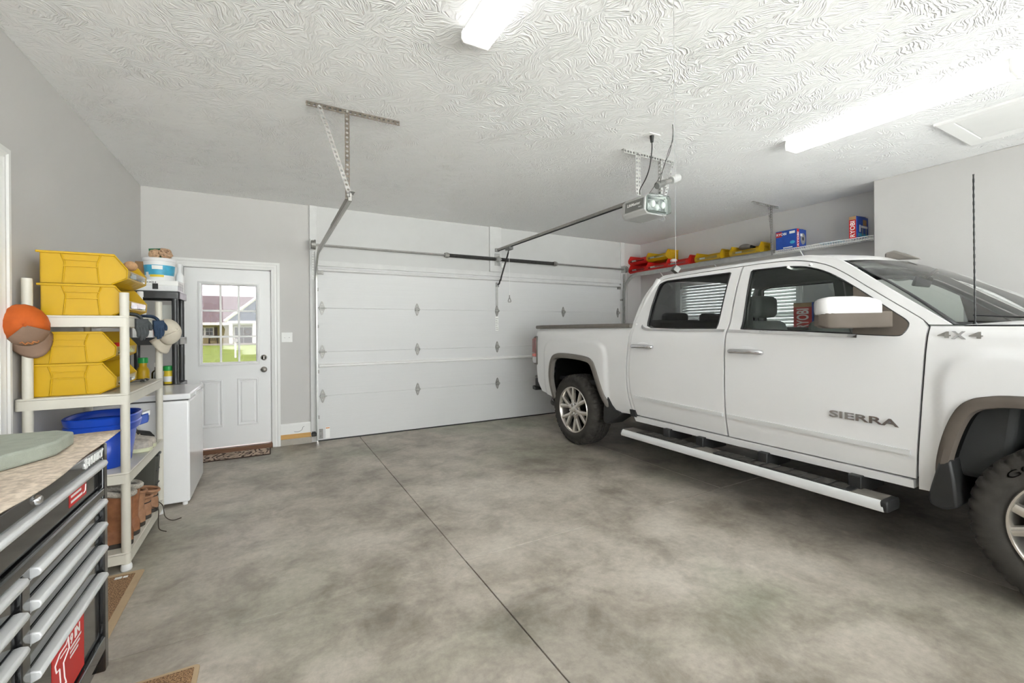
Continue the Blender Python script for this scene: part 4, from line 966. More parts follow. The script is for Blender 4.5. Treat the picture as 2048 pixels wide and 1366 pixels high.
dup(bp, (-1.074, 3.472, 1.4375), 0, 'yellow open-front storage bin resting on the highest shelf under another bin', G)
dup(bp, (-1.128, 3.468, 1.1755), 0, 'yellow open-front storage bin behind the hanging orange cap, upper of its pair', G)
dup(bp, (-1.128, 3.466, 1.001), 0, 'yellow open-front storage bin resting on the middle shelf, lowest of the four', G)
mat('rope_tan', S(190, 150, 110), .8, var=.2, vs_=60)
cb = MB().ball((-.752, 3.50, 1.752), .034, .045, .030).build('leather_glove', 'rope_tan', None, smooth=60)
tag(cb, 'tan leather ball glove lying in the top yellow bin', 'glove')
rb = MB().ball((-.80, 3.42, 1.245), .045, .05, .04).build('red_rag', 'red_plastic', None, smooth=60)
tag(rb, 'red rolled rag inside the bin behind the near shelf post', 'rag')

# caps
def cap(name, c, up, front, r, m1, m2, mb_, label, emb=None):
    t = thing(name, label, 'cap', c)
    Z = Vector(up).normalized(); X = Vector(front); X = (X-Z*X.dot(Z)).normalized(); Y = Z.cross(X); c = Vector(c)
    P = lambda a, b, d: c+X*a+Y*b+Z*d
    def dome(a0, a1, m, nm, k=1.0):
        rows = []
        for i in range(9):
            th = PI/2*i/8
            rows.append([P(r*1.08*k*math.cos(ph)*math.sin(th), r*.92*k*math.sin(ph)*math.sin(th), r*.98*k*math.cos(th)*(1-.10*max(0, -math.cos(ph)))) for ph in np.linspace(a0, a1, 13)])
        MB().grid(rows).build(nm, m, t, smooth=60, solid=.003)
    dome(-1.05, 1.05, m2, 'front_panel', 1.005); dome(1.05, 2*PI-1.05, m1, 'crown')
    rows = []
    for k in range(6):
        s = k/5; rows.append([P(r*(1.04+.78*s*(1-.35*abs(q)**2.2))*math.cos(q*1.02), r*(.92+.12*s)*math.sin(q*1.02), -.004-.030*s+.012*s*(1-q*q)-.03*q*q*s) for q in np.linspace(-1, 1, 13)])
    MB().grid(rows).build('brim', mb_, t, smooth=60, solid=.004)
    MB().ball(P(0, 0, r*.985), .009, .009, .009, 8, 6).build('button', m1, t, smooth=60)
    for a in (PI/2+.5, -PI/2-.5, PI):
        MB().tube([P(r*1.085*math.cos(a)*math.sin(th), r*.925*math.sin(a)*math.sin(th), r*.985*math.cos(th)*(1-.10*max(0, -math.cos(a)))) for th in [PI/2*i/8 for i in range(9)]], .0018, 5).build('seam', m1, t)
    if emb:
        for k, (a, b) in enumerate([(-.35, .0), (-.1, .05), (.15, -.02)]):
            th = 1.05
            MB().tube([P(r*1.12*math.cos(a+q*.16)*math.sin(th+w), r*.96*math.sin(a+q*.16)*math.sin(th+w), r*1.02*math.cos(th+w)) for q, w in ((-1, 0), (-.5, -.12), (0, 0), (.5, .12), (1, 0))], .003, 5).build('embroidery', emb, t)
    return t
mat('orange_cloth', S(190, 88, 20), .75, var=.10, vs_=18, bump=.15, bs=320)
mat('brown_cloth', S(142, 116, 98), .8, var=.08, vs_=18, bump=.15, bs=320)
mat('beige_cloth', S(206, 198, 182), .85, var=.07, vs_=18, bump=.15, bs=320)
mat('thread_orange', S(210, 140, 84), .7)
cap('baseball_cap', (-1.105, 3.175, 1.385), (.34, -.93, -.02), (.30, -.04, -.95), .098, 'orange_cloth', 'brown_cloth', 'brown_cloth', 'orange and brown baseball cap hanging on the near left shelf post', 'thread_orange')
cap('sun_hat', (-.668, 4.07, 1.345), (.82, -.55, .15), (.05, -.25, -.95), .088, 'beige_cloth', 'beige_cloth', 'beige_cloth', 'beige cap hanging on the far shelf post above the freezer')
# knit gloves draped over the upper shelf edge
mat('knit_grey', S(70, 74, 76), .9, var=.2, vs_=60, bump=.3, bs=420); mat('knit_blue', S(46, 66, 92), .9, var=.25, vs_=30, bump=.3, bs=420)
def glove(y, m, label):
    t = thing('work_glove', label, 'glove', (-.69, y, 1.40)); x = -.684
    D = Vector((.62, .78, 0))                      # the hand fans out along this direction
    O = Vector((x+.012, y, 1.418))
    cuff = cr([(-.80, y-.03, 1.4520), (-.745, y-.015, 1.4530), (-.705, y, 1.4500), (x+.004, y+.002, 1.434), tuple(O)], 4)
    b = MB().tube(cuff, [.024]*len(cuff), 10, flat=.42)
    b.obox(O+Vector((0, 0, -.024)), D*.036, Vector((-.6, .8, 0))*.011, (0, 0, .030))
    for f, ln, cv in ((-.027, .060, .004), (-.009, .078, .002), (.010, .074, -.002), (.027, .058, -.004)):
        p0 = O+D*f+Vector((0, 0, -.044)); p2 = O+D*(f+cv)+Vector((.004, -.006, -.044-ln))
        b.tube(cr([p0, p0.lerp(p2, .5)+Vector((.006, -.008, 0)), p2], 3), [.0115, .0115, .011, .0105, .010, .009, .006], 8)
    p0 = O+D*.030+Vector((0, 0, -.010))
    b.tube(cr([p0, p0+D*.022+Vector((0, 0, -.024)), p0+D*.026+Vector((0, 0, -.054))], 3), [.0125, .012, .0115, .011, .0105, .009, .006], 8)
    b.build('knit', m, t, smooth=60)
    return t
glove(3.355, 'knit_grey', 'dark grey knit work glove draped over the shelf edge beside the near post')
glove(3.800, 'knit_blue', 'blue and black knit work glove draped over the shelf edge near the far post')
# little things on the shelves
def bottle(name, x, y, z, r, h, m, capm, label, nk=.45, caph=.035, band=None):
    t = thing(name, label, 'bottle', (x, y, z))
    MB().lathe([(0, 0), (r*.92, 0), (r, .006), (r, h*.62), (r*.9, h*.70), (r*nk, h*.82), (r*nk, h)], (x, y, z), (0, 0, 1), 20).build('body', m, t, smooth=40)
    MB().lathe([(r*nk*1.25, h-.004), (r*nk*1.25, h-.004+caph), (r*nk*1.1, h+caph), (0, h+caph)], (x, y, z), (0, 0, 1), 18).build('cap', capm, t, smooth=40)
    if band: MB().lathe([(r*1.01, h*.16), (r*1.01, h*.56)], (x, y, z), (0, 0, 1), 20).build('label_band', band, t, smooth=40)
    return t
bottle('spray_bottle', -.80, 3.96, 1.437, .032, .16, 'white_plastic', 'white_plastic', 'small white bottle standing behind the yellow bins on the highest shelf', band='print_white')
sg = thing('sunglasses', 'black sunglasses lying on the middle shelf beside the bins', 'glasses', (-.77, 3.86, 1.0))
for y in (3.815, 3.905): MB().ball((-.76, y, 1.014), .018, .038, .010, 14, 8).build('lens', 'black_gloss', sg, smooth=60)
MB().tube([(-.755, 3.845, 1.020), (-.752, 3.86, 1.022), (-.755, 3.875, 1.020)], .003, 6).tube([(-.77, 3.775, 1.016), (-.88, 3.78, 1.008)], .003, 6).tube([(-.77, 3.945, 1.016), (-.88, 3.94, 1.008)], .003, 6).build('frame', 'black_plastic', sg)
# two nested blue tubs
def tub(z0, z1, sc, label):
    t = thing('plastic_tub', label, 'tub', (-.872, 3.468, z0)); c = (-.872, 3.468)
    def ring(a, b, z): return [(c[0]+a*sc*abs(math.cos(q))**.75*(1 if math.cos(q) > 0 else -1), c[1]+b*sc*abs(math.sin(q))**.75*(1 if math.sin(q) > 0 else -1), z) for q in [2*PI*i/40 for i in range(40)]]
    H = z1-z0
    rows = [ring(.02, .02, z0+.001), ring(.112, .155, z0+.001), ring(.118, .160, z0+.01), ring(.145, .182, z1-.045)]
    b = MB().grid(rows, closed=True); b.build('wall', 'blue_plastic', t, smooth=50, solid=.004)
    rows = [ring(.144, .181, z1-.046), ring(.160, .194, z1-.044), ring(.168, .204, z1-.006), ring(.162, .198, z1), ring(.150, .188, z1-.003), ring(.144, .181, z1-.020)]
    MB().grid(rows, closed=True).build('rim', 'blue_plastic', t, smooth=50)
    return t
tub(.556, .812, .985, 'blue plastic tub nested under another on the third shelf')
tub(.600, .858, 1.0, 'blue plastic tub nested on top with its wide rim showing')
pk = thing('snack_packet', 'blue and white packet tucked beside the tub rim and shoes', 'packet', (-.70, 3.66, .80))
MB().obox((-.735, 3.715, .775), (.022, .012, .006), (-.006, .045, 0), (0, .004, .030)).build('sleeve', 'print_blue', pk, bevel=.006)
MB().obox((-.728, 3.725, .805), (.020, .010, .006), (-.006, .030, 0), (0, .004, .016)).build('flap', 'print_white', pk, bevel=.005)

# shoes
mat('shoe_grey', S(176, 168, 158), .6, var=.22, vs_=60, bump=.25, bs=200); mat('shoe_black', S(48, 47, 46), .65, var=.2, vs_=50, bump=.2, bs=200)
mat('sole_lime', S(206, 208, 178), .6, var=.06); mat('sole_grey', S(150, 146, 138), .7, var=.1); mat('sole_dark', S(70, 64, 58), .8, var=.15)
mat('leather_brown', S(148, 98, 66), .55, var=.22, vs_=26, bump=.12, bs=90); mat('leather_tan', S(164, 122, 92), .6, var=.18, vs_=26, bump=.12, bs=90)
mat('fleece', S(196, 190, 180), .95, var=.22, vs_=120, bump=.8, bs=260); mat('lace_dark', S(70, 60, 50), .8); mat('lace_pale', S(206, 196, 176), .8)
TT = [0, .04, .12, .28, .45, .60, .75, .88, .96, 1]
def shoe(kind, loc, rz, upm, solem, lacem, label, group, L=.29, shaft=0, collar=None):
    t = thing('shoe' if not shaft else 'boot', label, 'shoe' if not shaft else 'boot', group=group)
    WW = [.006, .030, .040, .042, .042, .047, .052, .046, .032, .006]
    HH = [.060, .085, .092, .088, .082, .072, .056, .048, .042, .030] if not shaft else [.06, .10, .11, .11, .10, .085, .068, .058, .048, .032]
    ol = [(L*t_, w) for t_, w in zip(TT, WW)]
    full = [tuple(p)[:2] for p in cr([(x, w+.004, 0) for x, w in ol], 3)]; poly = full+[(x, -w) for x, w in full[::-1][1:-1]]
    MB().prism(poly, 'z', 0, .026).build('sole', solem, t, bevel=.004, smooth=40)
    rows = []
    xs_ = np.linspace(0, 1, 22)
    for s in xs_:
        w, h = np.interp(s, TT, WW), np.interp(s, TT, HH)
        rows.append([(L*s, w*abs(math.cos(a))**.7*(1 if math.cos(a) > 0 else -1), .024+h*abs(math.sin(a))**.8) for a in np.linspace(0, PI, 13)])
    MB().grid(rows).build('upper', upm, t, smooth=70)
    if not shaft:
        MB().ball((L*.20, 0, .112), L*.15, .027, .012, 14, 8).build('collar_lining', 'shoe_black', t, smooth=60)
        rr = [[(L*(.06+.145*(1-math.cos(a))), .031*math.sin(a), .103+.010*math.cos(a)) for a in [2*PI*i/24 for i in range(25)]]]
        MB().tube(rr[0], .009, 7).build('collar', upm, t, smooth=60)
        top = lambda s: .024+np.interp(s, TT, HH)
    else:
        rows = []
        for k in range(7):
            q = k/6; z = .10+(shaft-.10)*q; cx, a_, b_ = L*(.235-.02*q), L*(.205+.02*q), .045+.010*q
            rows.append([(cx+a_*math.cos(p), b_*math.sin(p), z+.012*math.cos(p)*(q)) for p in [2*PI*i/24 for i in range(24)]])
        MB().grid(rows, closed=True).build('shaft', upm, t, smooth=60)
        cm = collar or upm; z = shaft
        MB().tube([(L*.215+L*.225*math.cos(p), .055*math.sin(p), z+.014*math.cos(p)) for p in [2*PI*i/24 for i in range(25)]], .017 if collar else .010, 8).build('collar', cm, t, smooth=60)
        MB().prism([(L*.215+L*.21*math.cos(p), .05*math.sin(p)) for p in [2*PI*i/24 for i in range(24)]], 'z', shaft-.05, shaft-.045).build('lining', 'shoe_black', t)
    # laces
    for k in range(5):
        s = .42+.065*k; h = .027+float(np.interp(s, TT, HH)); w = .024
        if shaft and k < 3:
            zz = .13+(shaft-.16)*(k/2.5); xx = L*.43-.01*k
            MB().tube([(xx, -w, zz), (xx+.012, 0, zz+.006), (xx, w, zz)], .0032, 5).build('lace', lacem, t)
        MB().tube([(L*s, -w, h-.006), (L*s+.004, 0, h+.004), (L*s, w, h-.006)], .0030, 5).build('lace', lacem, t)
    if kind == 'bow':
        MB().tube(cr([(L*.40, 0, .115), (L*.38, .03, .135), (L*.44, .045, .128), (L*.42, .0, .118), (L*.38, -.035, .138), (L*.45, -.04, .122)], 5), .0028, 5).build('bow', lacem, t)
    t.location = loc; t.rotation_euler = (0, 0, rz); return t
G1, G2 = 'shoes on the third shelf', 'footwear on the lowest shelf'
shoe('', (-.985, 3.728, .5555), .02, 'shoe_grey', 'sole_lime', 'lace_pale', 'grey mesh running shoe with lime sole nearest the blue tubs', G1)
shoe('', (-.985, 3.841, .5555), .0, 'shoe_grey', 'sole_lime', 'lace_pale', 'grey mesh running shoe with pale sole, second from the tubs', G1)
shoe('bow', (-1.015, 3.953, .5555), .0, 'shoe_black', 'sole_grey', 'lace_dark', 'black lace-up sneaker with a loose bow on the third shelf', G1)
shoe('', (-1.045, 4.064, .5555), .0, 'shoe_black', 'sole_grey', 'lace_dark', 'black sneaker with grey sole at the far end of the third shelf', G1, L=.285)
shoe('', (-.712, 3.332, .1055), PI+.03, 'leather_brown', 'sole_dark', 'lace_dark', 'tall brown leather boot with fleece collar nearest the tool chest', G2, L=.31, shaft=.31, collar='fleece')
shoe('', (-.712, 3.478, .1055), PI-.02, 'leather_brown', 'sole_dark', 'lace_pale', 'tall brown leather boot with fleece collar behind its mate', G2, L=.31, shaft=.31, collar='fleece')
shoe('', (-.712, 3.615, .1055), PI+.03, 'leather_tan', 'sole_dark', 'lace_dark', 'tan ankle boot beside the tall fleece-lined boots', G2, L=.295, shaft=.23)
shoe('', (-.705, 3.738, .1055), PI, 'leather_tan', 'sole_dark', 'lace_dark', 'tan leather low shoe in the middle of the lowest shelf', G2, L=.30, shaft=.155)
shoe('', (-.690, 3.862, .1055), PI-.04, 'leather_tan', 'sole_dark', 'lace_dark', 'tan leather low shoe at the far end by the dark tote', G2, L=.30, shaft=.155)
for k, pts in enumerate(([(-.71, 3.80, .15), (-.685, 3.83, .12), (-.680, 3.80, .06), (-.665, 3.74, .015), (-.62, 3.70, .004)], [(-.70, 3.93, .14), (-.680, 3.95, .10), (-.665, 3.93, .03), (-.62, 3.90, .004), (-.57, 3.92, .004)])):
    tag(MB().tube(cr(pts, 6), .003, 6).build('shoe_lace', 'lace_dark', smooth=60), ('dark loose lace trailing to the floor nearer the near post', 'dark loose lace trailing to the floor nearer the freezer')[k], 'lace')
mat('grey_tote', S(78, 77, 70), .7, var=.08, bump=.1)
tt = thing('storage_tote', 'dark grey soft tote behind the shoes on the lowest shelf', 'tote', (-.90, 4.04, .105))
MB().prism([(-1.07, .106), (-.735, .106), (-.712, .455), (-1.09, .455)], 'y', 3.985, 4.072).build('body', 'grey_tote', tt, bevel=.015)
for z in (.25, .35): MB().tube([(-.722+.02*(z-.3), 3.982, z), (-.722+.02*(z-.3), 4.075, z)], .004, 5).build('seam', 'black_plastic', tt)
MB().prism([(-1.095, .452), (-.708, .452), (-.708, .468), (-1.095, .468)], 'y', 3.98, 4.077).build('rim', 'black_plastic', tt, bevel=.004)

# ------------------------------------------------------------------ chest freezer
fz = thing('chest_freezer', 'white chest freezer beyond the plastic shelving', 'freezer', (-.85, 4.58, 0))
MB().box(-1.150, -.555, 4.196, 4.965, .025, .812).build('cabinet', 'white_enamel', fz, bevel=.014, seg=3)
MB().box(-1.14, -.566, 4.21, 4.955, .810, .824).build('gasket', 'steel_dark', fz)
MB().box(-1.152, -.548, 4.190, 4.970, .822, .866).build('lid', 'white_enamel', fz, bevel=.010, seg=3)
MB().box(-.549, -.540, 4.42, 4.72, .826, .856).build('lid_handle', 'alu', fz, bevel=.003)
for x in (-1.12, -.59):
    for y in (4.23, 4.93): MB().cyl((x, y, 0), (x, y, .03), .018, n=12).build('foot', 'white_plastic', fz, smooth=40)

# ------------------------------------------------------------------ black shelving behind the freezer
bs = [.13, .868, 1.296, 1.718]
mat('resin_black', S(58, 59, 60), .32, var=.10, vs_=9)
shelving(-1.150, -.728, 5.00, 5.40, bs, 'resin_black', .024, (-1.11, -.768), (5.035, 5.365), (1.70, 1.70), 'black resin shelving unit behind the freezer, beside the walk door', 'resin_shelving', thick=.066, foot=False)
bx = thing('game_box', 'white flat box with black tape under the bucket on the black shelving', 'box', (-.87, 5.16, 1.719))
MB().box(-1.06, -.742, 5.01, 5.285, 1.719, 1.772).build('tray', 'alu', bx, bevel=.003)
MB().box(-1.064, -.738, 5.006, 5.289, 1.770, 1.815).build('lid', 'print_white', bx, bevel=.003)
MB().box(-.925, -.885, 5.003, 5.012, 1.735, 1.785).build('tape', 'black_plastic', bx)
text('OXH', .085, .016, (-.985, 5.0055, 1.788), (1, 0, 0), (0, 0, 1), .0006).build('lettering', 'print_black', bx)
for k in range(5): MB().box(-.7385, -.7375, 5.03+k*.05, 5.045+k*.05, 1.73, 1.80).build('stripe', 'print_grey', bx)
bk = thing('plastic_bucket', 'white plastic bucket with blue and yellow label on the white box', 'bucket', (-.895, 5.13, 1.815))
c0 = (-.895, 5.13, 1.816)
MB().lathe([(0, 0), (.098, 0), (.102, .008), (.116, .165), (.117, .185)], c0, (0, 0, 1), 36).build('pail', 'white_plastic', bk, smooth=40)
MB().lathe([(.119, .178), (.124, .180), (.125, .200), (.121, .206), (0, .207)], c0, (0, 0, 1), 36).build('lid', 'white_plastic', bk, smooth=40)
MB().lathe([(.1062, .050), (.1150, .140)], c0, (0, 0, 1), 36).build('label_band', 'print_cyan', bk, smooth=60)
def arc_patch(r0, r1, z0, z1, a0, a1): return MB().grid([[(c0[0]+(r0+(r1-r0)*t_)*math.cos(a), c0[1]+(r0+(r1-r0)*t_)*math.sin(a), c0[2]+z0+(z1-z0)*t_) for a in np.linspace(a0, a1, 9)] for t_ in (0, 1)])
arc_patch(.1052, .1072, .032, .052, -2.1, -1.1).build('label_strip', 'print_yellow', bk, smooth=60)
arc_patch(.1060, .1090, .045, .075, -2.5, -2.2).build('label_spot', 'print_white', bk, smooth=60)
arc_patch(.1120, .1162, .10, .135, -1.9, -1.2).build('label_spot', 'print_white', bk, smooth=60)
MB().tube([(c0[0]+.121*math.cos(a), c0[1]+.02-.12*abs(math.sin(a))*.9, c0[2]+.185-.03*abs(math.sin(a))) for a in np.linspace(PI, 2*PI, 14)], .003, 6).build('handle', 'white_plastic', bk, smooth=60)
mat('sisal', S(206, 172, 140), .9, var=.25, vs_=70, bump=.4, bs=200)
for k, (x, y, r, lb) in enumerate(((-.925, 5.10, .048, 'small tan coil of sisal cord on the bucket lid, left'), (-.845, 5.11, .060, 'larger tan coil of sisal cord on the bucket lid, right'))):
    t = thing('cord_coil', lb, 'cord', (x, y, 2.022))
    b = MB(); rg = random.Random(k+3)
    for q in range(9):
        n0 = Vector((rg.uniform(-.9, .9), rg.uniform(-1.2, .2), .55)).normalized(); u0, w0 = frame_of(n0); rr = r*rg.uniform(.55, .9)
        b.tube([Vector((x, y, 2.024+r*.86))+(u0*math.cos(a)+w0*math.sin(a))*rr*Vector((1, 1, 1)).length/1.732 for a in [2*PI*i/20 for i in range(21)]], .0075, 6)
    b.build('coil', 'sisal', t, smooth=60)
gc = thing('seed_packet', 'dark green card propped behind the sisal on the bucket lid', 'packet', (-.92, 5.17, 2.022))
mat('print_green', S(30, 110, 66), .5, var=.1)
MB().obox((-.915, 5.175, 2.075), (.062, 0, .006), (0, .004, 0), (-.006, .006, .052)).build('card', 'print_green', gc)
cbx = thing('cardboard_carton', 'brown cardboard carton behind the bucket on the black shelving', 'box', (-1.05, 5.27, 1.815))
MB().box(-1.10, -.95, 5.265, 5.285, 1.816, 2.01).build('carton', 'cardboard', cbx, bevel=.002)
bottle('detergent_jug', -.775, 5.335, 1.719, .036, .26, 'white_plastic', 'white_plastic', 'tall white jug behind the bucket near the walk door', nk=.5)
# second tier
wb = thing('paper_box', 'white printed carton on the middle black shelf behind the gloves', 'box', (-1.02, 5.08, 1.296))
MB().box(-1.08, -.935, 5.065, 5.20, 1.297, 1.455).build('carton', 'print_white', wb, bevel=.002)
MB().box(-1.02, -.96, 5.0635, 5.066, 1.36, 1.41).build('print_mark', 'print_red', wb)
bottle('spray_can', -.90, 5.09, 1.297, .030, .20, 'white_plastic', 'white_plastic', 'white spray can beside the printed carton on the middle black shelf', band='print_red')
gb = thing('grey_carton', 'grey carton standing on the middle black shelf by the rear post', 'box', (-.83, 5.22, 1.296))
MB().box(-.89, -.79, 5.16, 5.33, 1.297, 1.60).build('carton', 'headliner', gb, bevel=.003)
# third tier
t = bottle('plant_food_jug', -1.015, 5.10, .869, .048, .20, 'yellow_plastic', 'green_plastic', 'yellow plant food jug with green cap on the lower black shelf', nk=.62, caph=.045)
t = bottle('plant_food_jar', -.825, 5.07, .869, .036, .125, 'print_yellow', 'green_plastic', 'small jar with double green lid on the lower black shelf', nk=.9, caph=.04, band='print_white')
b_ = bottle('clear_bottle', -.915, 5.10, .869, .040, .16, 'tint_wind', 'white_plastic', 'clear plastic bottle between the yellow jug and the shelf post', nk=.4)
b_ = bottle('glass_jar', -1.105, 5.115, .869, .030, .12, 'tint_wind', 'galv', 'small glass jar left of the yellow plant food jug', nk=.8, caph=.02)
rh = thing('red_handled_tool', 'red handled garden tool leaning on the lower black shelf', 'tool', (-.92, 5.22, .868))
MB().tube([(-.935, 5.20, 1.01), (-.925, 5.24, 1.20)], .012, 8).build('grip', 'red_plastic', rh, smooth=60)
MB().tube([(-.945, 5.17, .87), (-.935, 5.20, 1.02)], .007, 8).build('shank', 'steel_dark', rh, smooth=60)

# ------------------------------------------------------------------ tool chest
tc_ = thing('tool_chest', 'black rolling tool chest with silver drawer pulls in the left foreground', 'tool chest', (-.83, 1.47, 0))
XF = -.535
mat('chest_black', S(30, 30, 31), .16, var=.08, coat=.8)
MB().box(-1.125, XF-.004, .885, 2.050, .155, .948).build('cabinet', 'chest_black', tc_, bevel=.006)
for y in (.890, 2.030): MB().box(XF-.02, XF+.024, y-.010 if y < 1 else y-.004, y+.004 if y < 1 else y+.032, .158, .952).build('corner_post', 'chest_black', tc_, bevel=.005)
MB().box(XF-.01, XF+.022, .90, 2.03, .905, .948).build('top_rail', 'chest_black', tc_, bevel=.004)
MB().box(XF-.01, XF+.024, .90, 2.03, .235, .282).build('bottom_rail', 'chest_black', tc_, bevel=.004)
MB().box(XF-.01, XF+.020, 1.458, 1.500, .282, .79).build('divider', 'chest_black', tc_, bevel=.003)
MB().box(XF-.01, XF+.024, .90, 2.03, .772, .800).build('mid_rail', 'chest_black', tc_, bevel=.004)
def drawer(y0, y1, z0, z1, hz=None):
    d = MB().box(XF-.02, XF+.010, y0, y1, z0, z1).build('drawer', 'chest_black', tc_, bevel=.004)
    z = hz or z1-.010
    MB().prism([(XF+.008, z-.016), (XF+.020, z-.016), (XF+.034, z-.010), (XF+.038, z), (XF+.034, z+.009), (XF+.020, z+.012), (XF+.008, z+.010)], 'y', y0+.004, y1-.004).build('pull', 'alu', d, bevel=.003, smooth=50)
    MB().prism([(XF+.009, z-.030), (XF+.018, z-.018), (XF+.009, z-.016)], 'y', y0+.004, y1-.004).build('pull_lip', 'alu', d)
    return d
dt = drawer(.905, 2.022, .803, .902, .890)
for z0, z1 in ((.693, .768), (.613, .688), (.517, .608)): drawer(1.503, 2.022, z0, z1, z1-.013); drawer(.905, 1.455, z0, z1, z1-.010)
dd = drawer(1.503, 2.022, .286, .512, .500); drawer(.905, 1.455, .400, .512, .500); drawer(.905, 1.455, .286, .395, .384)
text('HUSKY', .135, .026, (XF+.023, 1.880, .915), (0, 1, 0), (0, 0, 1), .003, .03).build('lettering', 'print_white', tc_)
lg = MB()
for k in range(6):
    a = PI/3*k; lg.prism([(1.858+.017*math.cos(a-.25), .928+.017*math.sin(a-.25)), (1.858+.017*math.cos(a+.25), .928+.017*math.sin(a+.25)), (1.858+.006*math.cos(a+.5), .928+.006*math.sin(a+.5)), (1.858+.006*math.cos(a-.5), .928+.006*math.sin(a-.5))], 'x', XF+.0225, XF+.0255)
lg.build('emblem', 'print_white', tc_)
MB().lathe([(0, .010), (.008, .010), (.012, .006), (.013, 0)], (XF+.022, 1.530, .925), (1, 0, 0), 16).build('lock', 'chrome', tc_, smooth=40)
st = MB().box(XF+.0100, XF+.0112, 1.770, 1.905, .822, .866).build('sticker', 'print_red', dt)
for k in range(2): MB().box(XF+.0112, XF+.0118, 1.780, 1.870-.01*k, .832+.016*k, .839+.016*k).build('sticker_line', 'print_white', tc_)
MB().tube([(XF+.0115, 1.878, .832), (XF+.0115, 1.892, .836), (XF+.0115, 1.896, .856)], .002, 4).build('sticker_hook', 'print_white', tc_)
st = MB().box(XF+.0100, XF+.0112, 1.645, 1.875, .290, .470).build('sticker', 'print_red', dd)
text('9 IN', .075, .030, (XF+.0112, 1.765, .418), (0, 1, 0), (0, 0, 1), .0008, .03).build('lettering', 'print_white', tc_)
for k in range(3): MB().box(XF+.0112, XF+.0118, 1.765, 1.850-.012*k, .405-.013*k, .411-.013*k).build('sticker_line', 'print_white', tc_)
dr = [(1.66, .425), (1.69, .440), (1.735, .440), (1.750, .452), (1.755, .418), (1.735, .408), (1.715, .400), (1.722, .355), (1.732, .335), (1.732, .305), (1.680, .305), (1.682, .335), (1.695, .352), (1.688, .400), (1.668, .402), (1.66, .425)]
MB().tube([(XF+.0115, y, z) for y, z in dr], .0022, 5).tube([(XF+.0115, 1.682, .335), (XF+.0115, 1.732, .335)], .0018, 4).tube([(XF+.0115, 1.695, .425), (XF+.0115, 1.74, .425)], .0018, 4).build('drill_outline', 'print_white', tc_)
MB().box(-1.115, XF+.015, .895, 2.040, .945, .957).build('work_top', 'wood_brown', tc_, bevel=.003)
for x in (-1.07, -.60):
    for y in (.96, 1.96):
        MB().cyl((x-.022, y, .062), (x+.022, y, .062), .062, n=24).build('caster_wheel', 'rubber', tc_, bevel=.006, smooth=40)
        MB().box(x-.034, x+.034, y-.03, y+.03, .10, .158).build('caster_fork', 'galv_dull', tc_, bevel=.004)
# paper liner sheet over the top, curling at the far corner
mat_pattern('kraft_felt', S(190, 174, 158), S(226, 210, 192), 60, .35, .65, .3)
rows = []
for i in range(15):
    s = i/14; y = .90+1.255*s; row = []
    for k in range(13):
        u = k/12; xe = XF+.036+.010*math.sin(y*9)+(.0); x = -1.10+(xe+1.10)*u
        z = .9585+.0015*math.sin(y*14+u*3)+(.014*((s-.86)/.14)**1.5*u if s > .86 else 0)-(.006*((u-.93)/.07)**2 if u > .93 else 0)*0
        row.append((x, y, z))
    rows.append(row)
ps = MB().grid(rows).build('paper_sheet', 'kraft_felt', smooth=70, solid=.003, offs=1)
tag(ps, 'tan felt paper sheet spread over the tool chest top', 'sheet')
mat('foam_green', S(160, 166, 154), .85, var=.08, vs_=30, bump=.3, bs=300)
kp = MB().prism([(-1.08, 2.10), (-.64, 2.075), (-.585, 2.02), (-.578, 1.865), (-.600, 1.80), (-.86, 1.30), (-1.08, 1.30)], 'z', .964, 1.008).build('kneeling_pad', 'foam_green', bevel=.008, seg=3)
tag(kp, 'grey-green foam kneeling pad lying on the tool chest', 'foam pad')
pz = MB().prism(rrect(-.690, -.605, 1.40, 1.60, .03), 'z', .964, .996).build('rubber_block', 'rubber', bevel=.008)
tag(pz, 'dark rubber block at the edge of the foam pad', 'block')
# ------------------------------------------------------------------ ceiling fixtures
emit('lamp_lens', (1.0, 1.0, 1.0), LAMP)
def fixture(x, label, yc=1.4125):
    t = thing('ceiling_light', label, 'light', (x, yc, ZC), group='wraparound ceiling lights')
    y0, y1 = yc-.6175, yc+.6175
    MB().prism([(x-.066, ZC), (x-.066, ZC-.030), (x-.058, ZC-.030), (x-.058, ZC-.006), (x+.058, ZC-.006), (x+.058, ZC-.030), (x+.066, ZC-.030), (x+.066, ZC)], 'y', y0, y1).build('housing', 'white_trim', t)
    MB().prism([(x-.060, ZC-.026), (x-.078, ZC-.034), (x-.078, ZC-.060), (x-.066, ZC-.076), (x+.066, ZC-.076), (x+.078, ZC-.060), (x+.078, ZC-.034), (x+.060, ZC-.026)], 'y', y0+.006, y1-.006).build('lens', 'lamp_lens', t)
    for a, b in ((y0-.012, y0+.006), (y1-.006, y1+.004)):
        MB().prism([(x-.068, ZC), (x-.080, ZC-.032), (x-.080, ZC-.061), (x-.067, ZC-.078), (x+.067, ZC-.078), (x+.080, ZC-.061), (x+.080, ZC-.032), (x+.068, ZC)], 'y', a, b).build('end_cap', 'white_trim', t, bevel=.003)
fixture(.925, 'white wraparound ceiling light cut by the top edge of the picture')
fixture(3.755, 'white wraparound ceiling light above the truck')

